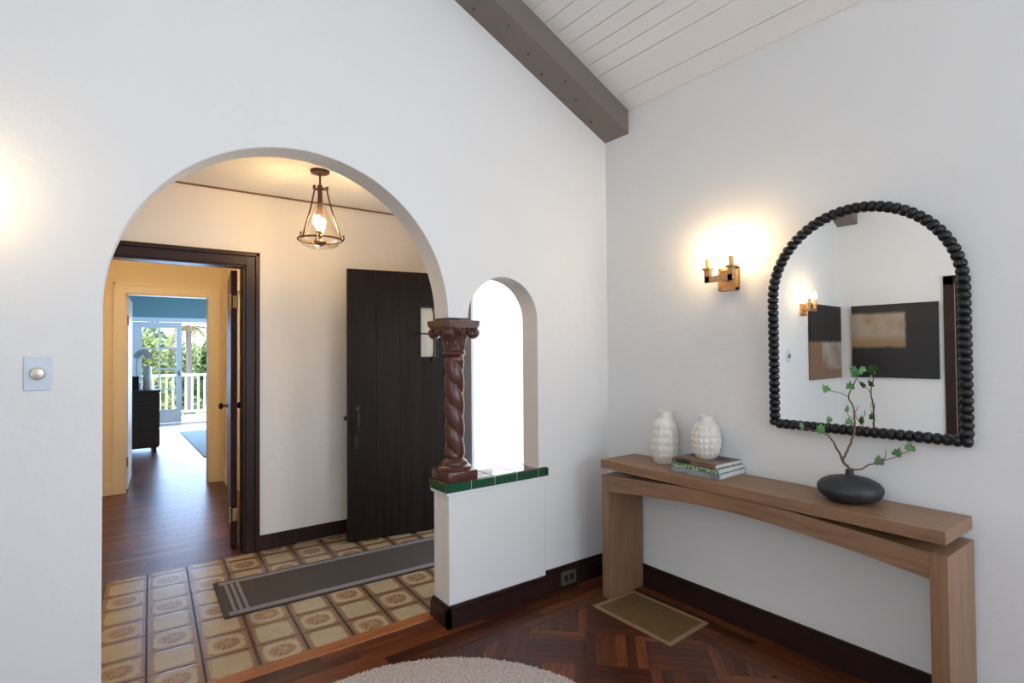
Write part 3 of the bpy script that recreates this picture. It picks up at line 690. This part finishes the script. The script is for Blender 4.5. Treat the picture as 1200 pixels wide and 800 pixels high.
# ------------------------------------------------------------------ twisted column
CX, CYY = -1.086, .070
col_ = empty('twisted_column', (CX, CYY, .738)); tag(col_, 'oxblood glazed twisted column with scrolled capital on the tiled ledge', 'column')
H = .85
b = MB().box(-.091, .091, -.091, .091, 0, .052, bev=.005)
b.build('plinth', ceramic_red, col_, sm=True)
MB().lathe([(.088, .052), (.090, .06), (.089, .068), (.080, .076), (.070, .080), (.071, .088), (.066, .096), (.054, .104), (.047, .112)], 40).build('base_ring', ceramic_red, col_, sm=True)
prof = [(1, .108+(.660-.108)*k/110) for k in range(111)]
def shaft_r(r, z, a):
    ph = a+2*pi*(z/.246)      # rises to the left seen from outside
    s_ = abs(cos(ph))
    env = min(1, (z-.10)/.03, (.668-z)/.03); env = max(0, env)
    return .0425+(.0125*(s_**.55))*env
MB().lathe(prof, 64, fn=shaft_r).build('twisted_shaft', ceramic_red, col_, sm=True)
MB().lathe([(.046, .652), (.052, .662), (.062, .670), (.063, .680), (.056, .688), (.054, .694)], 40).build('neck_ring', ceramic_red, col_, sm=True)
MB().lathe([(.054, .692), (.056, .72), (.062, .75), (.074, .775), (.092, .795), (.094, .815)], 40, fn=lambda r, z, a: r+(.006*abs(cos(4*a)) if z < .79 else 0)).build('bell', ceramic_red, col_, sm=True)
for k in range(4):
    a = pi/4+k*pi/2; b = MB()
    M_ = Matrix.Rotation(a, 4, 'Z') @ Matrix.Translation((.108, 0, .785)) @ Matrix.Rotation(pi/2, 4, 'X')
    b.lathe([(.012, -.030), (.024, -.028), (.031, -.022), (.033, -.012), (.030, 0), (.033, .012), (.031, .022), (.024, .028), (.012, .030)], 20, M_)
    for s_ in (-1, 1):
        pts = []
        for q in range(20):
            t_ = q/19; rr = .026*(1-.8*t_); pp = -pi/2+t_*4*pi*s_*0+t_*4*pi
            v_ = Matrix.Rotation(a, 4, 'Z') @ Vector((.108+rr*cos(pp), s_*.030, .785+rr*sin(pp))); pts.append(v_)
        b.tube(pts, .0035, 5)
    b.build('volute', ceramic_red, col_, sm=True)
for k in range(4):
    a = k*pi/2; b = MB(); c_ = Vector((.094*cos(a), .094*sin(a), .795))
    for q in range(6): b.sph(c_+Vector((-sin(a)*.014*cos(q*pi/3), cos(a)*.014*cos(q*pi/3), .014*sin(q*pi/3))), .009, 8)
    b.sph(c_, .010, 8)
    # small egg row
    for q in (-2, -1, 1, 2): b.sph((cos(a)*.088-sin(a)*.022*q*.9, sin(a)*.088+cos(a)*.022*q*.9, .803), .010, 8, (1, 1, 1.3))
    b.build('rosette', ceramic_red, col_, sm=True)
for k in range(8):
    a = k*pi/4+pi/8; c_ = (.058*cos(a), .058*sin(a), .728); MB().sph(c_, .014, 10, (.7, .7, 1.7)).build('acanthus_leaf', ceramic_red, col_, sm=True)
ab = []
for k in range(4):
    a = pi/4+k*pi/2; ab += [(.142*cos(a-.10), .142*sin(a-.10)), (.142*cos(a+.10), .142*sin(a+.10))]
    for q in (1, 2, 3, 4, 5):
        t_ = q/6; a0, a1 = a+.1, a+pi/2-.1; p0 = Vector((.142*cos(a0), .142*sin(a0))); p1 = Vector((.142*cos(a1), .142*sin(a1))); p = p0.lerp(p1, t_); n_ = p0.lerp(p1, .5).normalized(); p -= n_*.005*sin(pi*t_); ab.append((p.x, p.y))
MB().prism(ab, .818, .830).prism([(x*.95, y*.95) for x, y in ab], .811, .819).prism([(x*1.02, y*1.02) for x, y in ab], .829, H).build('abacus', ceramic_red, col_)

# ------------------------------------------------------------------ console table
TX0, TX1, TY0, TY1 = -.285, .008, -1.880, -.240
ct = empty('console_table', (0, 0, 0)); tag(ct, 'long oak console table with arched rail against the wall under the mirror', 'table')
sim_bevel(MB().box(TX0-.004, TX1, TY0+.004, TY1, .742, .790).build('top_slab', oak, ct), .0025)
LT = .054
for (ya, yb, ta_) in ((TY1-LT, TY1-.002, 0), (TY0, TY0+LT, 1)):
    sim_bevel(MB().box(TX0, TX1, ya, yb, 0, .703).build('leg', oak_v, ct), .002)
yl, yr = TY1-LT, TY0+LT
top_pts = [(yl, .703), (-.62, .725), (-.86, .7415), (-1.06, .7418), (-1.25, .7415), (-1.52, .724), (yr, .703)]
bot = []
for k in range(25):
    t_ = k/24; yy = yr+(yl-yr)*t_; q = abs(2*t_-1); bot.append((yy, .610+.060*(1-q**1.7)))
poly = top_pts+bot
b = MB(); b.prism(poly, TX0+.003, TX1-.003, Matrix(((0, 0, 1, 0), (1, 0, 0, 0), (0, 1, 0, 0), (0, 0, 0, 1))))
b.build('arched_rail', oak, ct)

# ------------------------------------------------------------------ vases with raised bumps
def bumpy_vase(name, loc, prof, rows, n, label, stretch, rz0=0, z0=.03, z1=.2, amp=.006):
    e = empty(name, loc); tag(e, label, 'vase')
    def rfun(z):
        for (r0, a0), (r1, a1) in zip(prof[:-1], prof[1:]):
            if a0 <= z <= a1:
                t_ = (z-a0)/(a1-a0+1e-9); return r0+(r1-r0)*t_
        return prof[-1][0]
    def cat(z):   # smooth
        return (rfun(max(0, z-.006))+2*rfun(z)+rfun(min(prof[-1][1], z+.006)))/4
    top = prof[-1][1]; N = 84
    pr = [(1, top*k/N) for k in range(N+1)]
    def fn(r, z, a):
        rr = cat(z)
        if z0 < z < z1:
            zz = (z-z0)/(z1-z0)*rows; i = int(zz); fz = zz-i; fa = ((a+rz0)/(2*pi)*n) % 1
            u_, v_ = (fz-.5)*2, (fa-.5)*2; d = (abs(u_)**2+abs(v_)**2)*1.05
            rr += amp*.85*(max(0, sin(pi*fz))*max(0, sin(pi*fa)))**1.1-.001
        return rr
    MB().lathe(pr, n*10, fn=fn).build('body', vase_m, e, sm=True)
    rt_ = prof[-1][0]
    MB().lathe([(rt_-.001, top-.004), (rt_+.003, top-.002), (rt_+.003, top+.003), (rt_-.003, top+.004), (rt_-.005, top-.001), (rt_-.006, top-.05)], 36).build('rim', vase_m, e, sm=True)
    return e
bumpy_vase('textured_vase', (-.080, -.535, .790), [(.052, 0), (.062, .006), (.073, .05), (.076, .12), (.073, .18), (.066, .225), (.052, .242), (.044, .252), (.042, .290)], 5, 13, 'taller cream-white vase with raised dots at the far end of the table', 1, 0.2, .020, .232, .0055)
bumpy_vase('textured_vase', (-.072, -.795, .858), [(.044, 0), (.055, .006), (.070, .04), (.075, .08), (.072, .125), (.060, .165), (.044, .185), (.036, .194), (.034, .216)], 5, 16, 'shorter cream-white dimpled vase standing on the books', 1, 0, .010, .176, .006)

# ------------------------------------------------------------------ books
def book(label, loc, rz, L_, W_, T_, cover, spine=None):
    e = empty('book', loc, rz); tag(e, label, 'book', 'books stacked under the short vase')
    MB().box(-L_/2+.004, L_/2-.003, -W_/2+.003, W_/2-.004, .0022, T_-.0022).build('pages', paper, e)
    b = MB().box(-L_/2, L_/2, -W_/2, W_/2, 0, .0022).box(-L_/2, L_/2, -W_/2, W_/2, T_-.0022, T_).box(-L_/2, -L_/2+.003, -W_/2, W_/2, 0, T_)
    b.build('cover', cover, e)
def cover_mat(name, a, bcol, sc, th=.5):
    m, n, b, L = nodemat(name, .45); t = n.nodes.new('ShaderNodeTexCoord'); nz = n.nodes.new('ShaderNodeTexNoise'); nz.inputs['Scale'].default_value = sc
    L.new(t.outputs['Object'], nz.inputs['Vector']); L.new(mixc(n, smooth(n, nz.outputs['Fac'], th-.05, th+.05), a, bcol), b.inputs['Base Color']); return m
cv1 = cover_mat('slate_blue_cover', (.18, .22, .25), (.30, .35, .38), 30); cv2 = cover_mat('green_floral_cover', (.06, .20, .06), (.48, .50, .42), 75, .52); cv3 = cover_mat('brown_photo_cover', (.22, .13, .07), (.035, .022, .016), 9, .56)
# spine faces the room (-x)
book('slate-blue hardback, lowest of the stacked books', (-.100, -.820, .790), radians(3), .245, .280, .026, cv1)
book('green floral patterned book in the middle of the stack', (-.104, -.818, .816), radians(3), .238, .272, .022, cv2)
book('brown and black covered book topmost of the stack', (-.100, -.812, .838), radians(0), .225, .258, .020, cv3)

# ------------------------------------------------------------------ charcoal bowl vase and branch
bw = MB().lathe([(.050, 0), (.066, .002), (.092, .011), (.112, .027), (.121, .047), (.119, .063), (.106, .079), (.082, .092), (.052, .100), (.028, .104), (.017, .107), (.0145, .122), (.016, .128), (.012, .129), (.011, .12), (.011, .040)], 56).build('bud_vase', bowl_m, None, (-.118, -1.506, .790), sm=True)
bw2 = bw; tag(bw, 'low wide matte charcoal vase near the right end of the console', 'vase')
br = empty('leafy_branch', (0, 0, 0)); tag(br, 'twisting twig with small ivy leaves standing in the charcoal vase', 'branch')
def wavy(pts, n=5, amp=.003, seed=1):
    r = random.Random(seed); P_ = [Vector(p) for p in pts]; out_ = []
    for i in range(len(P_)-1):
        p0, p1, p2, p3 = P_[max(0, i-1)], P_[i], P_[i+1], P_[min(len(P_)-1, i+2)]
        for k in range(n):
            t_ = k/n; q = .5*((2*p1)+(-p0+p2)*t_+(2*p0-5*p1+4*p2-p3)*t_*t_+(-p0+3*p1-3*p2+p3)*t_**3)
            out_.append(q+Vector((r.uniform(-amp, amp), r.uniform(-amp, amp), r.uniform(-amp, amp))))
    out_.append(P_[-1]); return out_
def taper(pts, a, b_): return [a+(b_-a)*i/(len(pts)-1) for i in range(len(pts))]
stem = [(-.118, -1.506, .87), (-.118, -1.506, .918), (-.142, -1.49, .955), (-.135, -1.50, .985), (-.112, -1.52, 1.06), (-.108, -1.525, 1.115), (-.110, -1.523, 1.175), (-.125, -1.510, 1.222), (-.108, -1.523, 1.266), (-.095, -1.535, 1.308)]
left = [(-.142, -1.49, .955), (-.152, -1.483, .985), (-.172, -1.47, 1.028), (-.188, -1.458, 1.058), (-.222, -1.437, 1.076), (-.275, -1.40, 1.092)]
right = [(-.118, -1.506, .89), (-.118, -1.507, .919), (-.092, -1.535, .921), (-.070, -1.557, .938), (-.048, -1.580, .950), (-.030, -1.62, .968), (-.020, -1.69, 1.012)]
for nm, pts, a_, b_ in (('stem', stem, .0060, .0018), ('stem', left, .0050, .0014), ('stem', right, .0045, .0013)):
    p = wavy(pts, 5, .0016, len(pts)); MB().tube(p, taper(p, a_, b_), 7).build(nm, bark, br, sm=True)
for pts in ([(-.125, -1.510, 1.222), (-.158, -1.487, 1.240), (-.195, -1.463, 1.246)], [(-.110, -1.523, 1.15), (-.098, -1.533, 1.176), (-.092, -1.536, 1.182)], [(-.036, -1.60, .958), (-.038, -1.612, .99), (-.042, -1.612, 1.005)], [(-.108, -1.523, 1.13), (-.122, -1.512, 1.14), (-.132, -1.506, 1.158)], [(-.222, -1.437, 1.076), (-.20, -1.45, 1.10), (-.19, -1.463, 1.118)]):
    p = wavy(pts, 4, .001, 9); MB().tube(p, taper(p, .0018, .0009), 5).build('twig', bark, br, sm=True)
def leaf_mesh():
    b = MB(); o_ = [(0, 0), (.30, -.10), (.50, .16), (.34, .34), (.40, .66), (.14, .62), (0, 1.05), (-.14, .62), (-.40, .66), (-.34, .34), (-.50, .16), (-.30, -.10)]
    c_ = b.bm.verts.new((0, .35, .06)); v_ = [b.bm.verts.new((x, y, -.10*abs(x)-.08*y*y+.03)) for x, y in o_]
    for i in range(len(v_)): b.bm.faces.new((c_, v_[i], v_[(i+1) % len(v_)]))
    me_ = b.mesh('leaf', leaf_m, True); return me_
lm = leaf_mesh(); rnd = random.Random(4)
spots = [(-.201, -1.463, 1.246, .036), (-.199, -1.458, 1.250, .028), (-.138, -1.506, 1.160, .036), (-.120, -1.516, 1.255, .038), (-.098, -1.532, 1.310, .040), (-.085, -1.540, 1.318, .036), (-.10, -1.525, 1.325, .034), (-.110, -1.52, 1.300, .034), (-.190, -1.465, 1.118, .034), (-.128, -1.512, 1.108, .034), (-.282, -1.398, 1.092, .038), (-.222, -1.440, 1.078, .040), (-.226, -1.437, 1.07, .030), (-.045, -1.590, .943, .042), (-.043, -1.586, .950, .032), (-.020, -1.640, .985, .040), (-.018, -1.693, 1.012, .036), (-.022, -1.685, 1.016, .028), (-.075, -1.55, 1.325, .030)]
for x, y, z, s_ in spots:
    o = link('leaf', lm, br, (x, y, z)); s_ *= .96; o.scale = (s_, s_, s_)
    o.rotation_euler = (radians(rnd.uniform(55, 100)), radians(rnd.uniform(-35, 35)), radians(-36+rnd.uniform(-50, 50)))

# ------------------------------------------------------------------ beaded arch mirror
MY0, MY1, MZ0 = -1.890, -1.115, 1.045
R_ = (MY1-MY0)/2-.022; half = R_; MC = (MY0+MY1)/2; SPZ = 2.050-.022-R_
mr = empty('arched_mirror', (-.004, MC, 0), radians(1.8)); tag(mr, 'arched wall mirror in a black beaded frame above the console', 'mirror')
# local: glass in the local yz plane, front towards -x
oz = MZ0+.022
pts = [(-half, oz), (half, oz)]+[(half*cos(pi*k/40), SPZ+half*sin(pi*k/40)) for k in range(0, 41)]
MX = Matrix(((0, 0, 1, 0), (1, 0, 0, 0), (0, 1, 0, 0), (0, 0, 0, 1)))
MB().prism(pts, .0, .006, MX).build('mirror_glass', mirror_m, mr)
sc_ = 1.0; MB().prism([(x*1.03, (z-1.5)*1.02+1.5) for x, z in pts], .0065, .022, MX).build('backing', black_bead, mr)
bead = MB(); bead.lathe([(.0001, -.0172), (.012, -.0168), (.0195, -.0118), (.0228, -.004), (.0228, .004), (.0195, .0118), (.012, .0168), (.0001, .0172)], 18)
bead_me = bead.mesh('bead', black_bead, True)
path = [(-half, oz), (half, oz), (half, SPZ)]+[(half*cos(pi*k/60), SPZ+half*sin(pi*k/60)) for k in range(1, 61)]+[(-half, oz)]
seg = [(Vector(path[i]), Vector(path[i+1])) for i in range(len(path)-1)]; tot = sum((q-p).length for p, q in seg); nb = 100; stp = tot/nb
acc = 0; nxt = stp*.0; k = 0
for p, q in seg:
    L_ = (q-p).length
    while nxt <= acc+L_+1e-9 and k < nb:
        t_ = (nxt-acc)/L_ if L_ else 0; c_ = p.lerp(q, t_); d = (q-p).normalized()
        o = link('bead', bead_me, mr, (-.004, c_.x, c_.y)); o.rotation_euler = Vector((0, d.x, d.y)).to_track_quat('Z', 'X').to_euler(); k += 1; nxt += stp
    acc += L_
MB().tube([(.004, x, z) for x, z in path[:-1]], .012, 8, closed=True).build('frame_core', black_bead, mr, sm=True)

# ------------------------------------------------------------------ sconces
def sconce(loc, rz, label):
    e = empty('wall_sconce', loc, rz); tag(e, label, 'wall lamp', 'brass candle sconces')
    # local: wall at x=0, room towards -x
    MB().box(-.014, 0, -.056, .056, -.060, .060, bev=.002).box(-.024, -.012, -.056, -.042, -.060, .060).box(-.024, -.012, .042, .056, -.06, .06).box(-.024, -.012, -.056, .056, -.06, -.046).box(-.024, -.012, -.056, .056, .046, .060).build('backplate', brass, e)
    MB().box(-.095, -.016, -.012, .012, -.012, .012, bev=.001).box(-.110, -.086, -.079, .079, -.018, .014, bev=.001).build('crossbar', brass, e)
    for s_ in (-1, 1):
        a_ = MB().box(-.110, -.086, s_*.067-.015, s_*.067+.015, -.018, .048, bev=.001).box(-.120, -.076, s_*.067-.023, s_*.067+.023, .048, .060, bev=.002).build('arm', brass, e)
        MB().lathe([(.0135, .060), (.0135, .106), (.011, .108)], 16, c=(-.098, s_*.067, 0)).build('candle_sleeve', candle, a_, sm=True)
        MB().lathe([(.006, .106), (.012, .114), (.0165, .128), (.0165, .138), (.012, .156), (.005, .176), (.0001, .184)], 16, c=(-.098, s_*.067, 0)).build('bulb', bulb_m, a_, sm=True)
sconce((WX, -.885, 1.790), 0, 'double candle sconce glowing on the wall left of the mirror')
sconce((-3.135, 0, 1.815), pi/2, 'double candle sconce on the arch wall, seen in the mirror')

# ------------------------------------------------------------------ paintings (seen in the mirror)
def painting_mat(name, patch, dark, lightc, tan, sub=None):
    m, n, b, L = nodemat(name, .6); t = n.nodes.new('ShaderNodeTexCoord'); s = n.nodes.new('ShaderNodeSeparateXYZ'); L.new(t.outputs['Generated'], s.inputs[0])
    nz = n.nodes.new('ShaderNodeTexNoise'); nz.inputs['Scale'].default_value = 6; nz.inputs['Detail'].default_value = 5; L.new(t.outputs['Generated'], nz.inputs['Vector'])
    a_ = s.outputs[patch[0]]; z_ = s.outputs[2]; wob = mth(n, 'MULTIPLY_ADD', nz.outputs['Fac'], .05, -.025)
    A = mth(n, 'ADD', a_, wob); Z_ = mth(n, 'ADD', z_, wob)
    f = mth(n, 'MULTIPLY', mth(n, 'MULTIPLY', smooth(n, A, patch[1]-.02, patch[1]+.02), smooth(n, A, patch[2]+.02, patch[2]-.02)), mth(n, 'MULTIPLY', smooth(n, Z_, patch[3]-.03, patch[3]+.03), smooth(n, Z_, patch[4]+.03, patch[4]-.03)))
    nl = n.nodes.new('ShaderNodeTexNoise'); nl.inputs['Scale'].default_value = 3; L.new(t.outputs['Generated'], nl.inputs['Vector'])
    c = mixc(n, smooth(n, nl.outputs['Fac'], .35, .75), lightc, tan)
    if sub == 'corner': c = mixc(n, mth(n, 'MULTIPLY', smooth(n, A, .70, .64), smooth(n, Z_, .10, .16)), tan, c)
    if sub == 'foot': c = mixc(n, smooth(n, Z_, .62, .48), c, tan)
    L.new(mixc(n, f, dark, c), b.inputs['Base Color']); return m
pm1 = painting_mat('abstract_large', (1, .36, 1.2, .42, .88), (.012, .011, .013), (.36, .31, .26), (.26, .17, .09), 'foot')
p1 = empty('large_painting', (WW, -.52, 1.50)); tag(p1, 'large dark abstract painting with cream patch, reflected in the mirror', 'painting')
MB().box(.004, .036, -.385, .385, -.385, .385, bev=.002).build('canvas', pm1, p1)
pm2 = painting_mat('abstract_small', (0, -1, 2, -1, .50), (.013, .012, .013), (.40, .35, .30), (.24, .14, .08), 'corner')
p2 = empty('small_painting', (-3.66, 0, 1.495)); tag(p2, 'dark abstract painting with tan lower half beside the sconce, reflected in the mirror', 'painting')
MB().box(-.395, .395, -.036, -.004, -.39, .39, bev=.002).build('canvas', pm2, p2)

# ------------------------------------------------------------------ dimmer, outlets
dm = empty('dimmer_switch', (-2.7985, 0, 1.357)); tag(dm, 'square white wall plate with a round metal dimmer knob left of the arch', 'switch')
MB().box(-.038, .038, -.006, 0, -.060, .060, bev=.003).build('plate', plate_m, dm)
MB().lathe([(.020, 0), (.021, .010), (.018, .016), (.0001, .018)], 24, Matrix.Translation((0, -.006, 0)) @ Matrix.Rotation(pi/2, 4, 'X')).build('knob', mat('brushed_knob', (.55, .50, .44), .3, metal=.8), dm, sm=True)
ot = empty('wall_outlet', (-.350, -.020, .056)); tag(ot, 'brown outlet set in the baseboard near the corner', 'outlet')
MB().box(-.060, .060, -.006, 0, -.040, .040, bev=.002).build('plate', outlet_m, ot)
for s_ in (-1, 1): MB().box(s_*.022-.014, s_*.022+.014, -.009, -.005, -.018, .018, bev=.002).build('socket', black_m, ot)
ot2 = empty('wall_outlet', (-1.56, EY-.018, .048)); tag(ot2, 'dark outlet in the entry baseboard beside the door casing', 'outlet')
MB().box(-.058, .058, -.006, 0, -.036, .036, bev=.002).build('plate', dark_trim, ot2)
for s_ in (-1, 1): MB().box(s_*.022-.013, s_*.022+.013, -.009, -.005, -.015, .015, bev=.002).build('socket', black_m, ot2)

# ------------------------------------------------------------------ rugs and mat
rz_ = radians(-2.2)
rn = empty('runner_rug', (-2.083, .791, .0), rz_); tag(rn, 'long grey-brown runner with pale grey border on the entry tiles', 'rug')
RL, RW = 1.72, .53
MB().box(0, RL, 0, RW, .0005, .006).build('field', runner_m, rn)
b = MB().box(.02, RL-.02, .012, .055, .006, .0085).box(.02, RL-.02, RW-.055, RW-.012, .006, .0085)
for x_ in (.045, .077, .109): b.box(x_, x_+.018, .02, RW-.02, .006, .0083); b.box(RL-x_-.022, RL-x_, .02, RW-.02, .006, .0083)
b.build('pale_border', runner_b, rn)
b = MB().box(-.006, .016, -.004, RW+.004, 0, .008).box(RL-.016, RL+.006, -.004, RW+.004, 0, .008).box(0, RL, -.006, .008, 0, .0078).box(0, RL, RW-.008, RW+.006, 0, .0078)
b.build('dark_binding', mat('dark_binding', (.035, .03, .03), .9), rn)
bmx = empty('bamboo_mat', (-.253, -.545, 0), 0); tag(bmx, 'small olive bamboo mat with tan binding at the foot of the console', 'mat')
corners = [(-.425, -.300), (-.092, -.300), (-.082, -.803), (-.425, -.826)]
cc = [(x+.253, y+.545) for x, y in corners]
MB().prism([(x*.97, y*.98) for x, y in cc][::-1], .001, .004).build('bamboo_field', bamboo, bmx)
b = MB()
for i in range(4):
    p, q = Vector(cc[i]), Vector(cc[(i+1) % 4]); d = (q-p).normalized(); n_ = Vector((d.y, -d.x)); b.prism([p, q, q+n_*.024-d*.0, p+n_*.024], .0005+.0002*i, .0058+.0002*i)
b.build('binding', mat_fr, bmx)
b = MB()
prof = [(.0001, .0), (.80, .0)]
RRc = Vector((-1.762, -.9365)); RR = .7855
n_ = 180
top = []
bmr = b.bm; rings = []
for rr, zz in ((RR-.004, 0), (RR, .006), (RR-.002, .013), (RR-.012, .018), (RR*.6, .018), (RR*.3, .018)):
    rings.append([bmr.verts.new(((rr+.0025*sin(k*23.1)*(1 if rr > .7 else 0))*cos(2*pi*k/n_), (rr+.0025*sin(k*23.1)*(1 if rr > .7 else 0))*sin(2*pi*k/n_), zz)) for k in range(n_)])
for i in range(len(rings)-1):
    for k in range(n_): bmr.faces.new((rings[i][k], rings[i][(k+1) % n_], rings[i+1][(k+1) % n_], rings[i+1][k]))
bmr.faces.new(rings[-1]); bmr.faces.new(rings[0][::-1])
rr_ = empty('round_rug', (RRc.x, RRc.y, 0)); tag(rr_, 'round mottled grey loop-pile rug on the parquet in the foreground', 'rug')
b.build('backing', round_rug_m, rr_, sm=True)
# loop pile: small tufts over the part near the frame
vs_, fs = [], []; r = random.Random(8)
for _ in range(26000):
    a = r.uniform(0, 2*pi); rad = RR*sqrt(r.random()); x, y = rad*cos(a), rad*sin(a)
    if y < -.15 or rad > RR-.003: continue
    s_ = r.uniform(.0035, .006); h_ = r.uniform(.003, .006); i = len(vs_)
    vs_ += [(x-s_, y, .016), (x, y-s_, .016), (x+s_, y, .016), (x, y+s_, .016), (x, y, .017+h_)]; fs += [(i, i+1, i+4), (i+1, i+2, i+4), (i+2, i+3, i+4), (i+3, i, i+4)]
me = bpy.data.meshes.new('loop_pile'); me.from_pydata(vs_, [], fs); me.materials.append(round_rug_m)
lp = link('loop_pile', me, rr_); lp['kind'] = 'stuff'

# ------------------------------------------------------------------ pendant lantern
pd = empty('pendant_lantern', (-1.504, 1.032, 2.59)); tag(pd, 'bronze pendant lantern with bell glass and lit bulbs in the entry', 'pendant lamp')
MB().lathe([(.0001, -.026), (.03, -.025), (.056, -.016), (.060, -.006), (.060, 0)], 32).build('canopy', bronze, pd, sm=True)
MB().lathe([(.0065, -.13), (.0065, -.02)], 12).build('rod', bronze, pd, sm=True)
MB().lathe([(.012, -.135), (.016, -.128), (.0165, -.10), (.010, -.09)], 14).tube([(-.046, 0, -.118), (.046, 0, -.118)], .005, 8).tube([(-.023, .040, -.118), (.023, -.040, -.118)], .005, 8).build('hub', bronze, pd, sm=True)
for k in range(3):
    a = radians(-36+120*k); ca, sa = cos(a), sin(a)
    pf = [(.044, -.105), (.050, -.118), (.046, -.135), (.060, -.20), (.085, -.29), (.112, -.37), (.128, -.425), (.142, -.452), (.152, -.440), (.148, -.425)]
    pts = wavy([(ca*r_, sa*r_, z_) for r_, z_ in pf], 4, 0)
    MB().tube(pts, .0052, 8).sph((ca*.045, sa*.045, -.112), .010, 10).sph((ca*.148, sa*.148, -.425), .008, 8).build('arm', bronze, pd, sm=True)
ring = [(.135*cos(2*pi*k/48), .135*sin(2*pi*k/48), -.445) for k in range(48)]
MB().tube(ring, .0062, 8, closed=True).build('ring', bronze, pd, sm=True)
gp = [(.030, -.215), (.034, -.235), (.048, -.27), (.075, -.33), (.105, -.39), (.122, -.43), (.124, -.455), (.112, -.478), (.08, -.495), (.035, -.502)]
b = MB(); rings = []
for r_, z_ in gp: rings.append([b.bm.verts.new((r_*cos(2*pi*k/40), r_*sin(2*pi*k/40), z_)) for k in range(40)])
for i in range(len(rings)-1):
    for k in range(40): b.bm.faces.new((rings[i][k], rings[i][(k+1) % 40], rings[i+1][(k+1) % 40], rings[i+1][k]))
b.build('glass_shade', shade_glass, pd, sm=True)
MB().lathe([(.006, -.40), (.013, -.39), (.013, -.32), (.016, -.26), (.014, -.13)], 14).build('lamp_stem', bronze, pd, sm=True)
MB().lathe([(.0001, -.488), (.020, -.482), (.038, -.468), (.040, -.458), (.022, -.450), (.010, -.44), (.008, -.40)], 20).build('finial', bronze, pd, sm=True)
pb = mat('lit_pendant_bulb', (1, .8, .5), .4, emit=(1, .66, .32), estr=330)
for k in range(2):
    a = radians(54+180*k); c_ = (.030*cos(a), .030*sin(a), 0)
    MB().tube([(0, 0, -.405), (c_[0], c_[1], -.405), (c_[0], c_[1], -.39)], .006, 8).build('socket', bronze, pd, sm=True)
    MB().lathe([(.007, -.39), (.014, -.375), (.019, -.355), (.018, -.335), (.011, -.31), (.003, -.295)], 16, c=c_).build('bulb', pb, pd, sm=True)
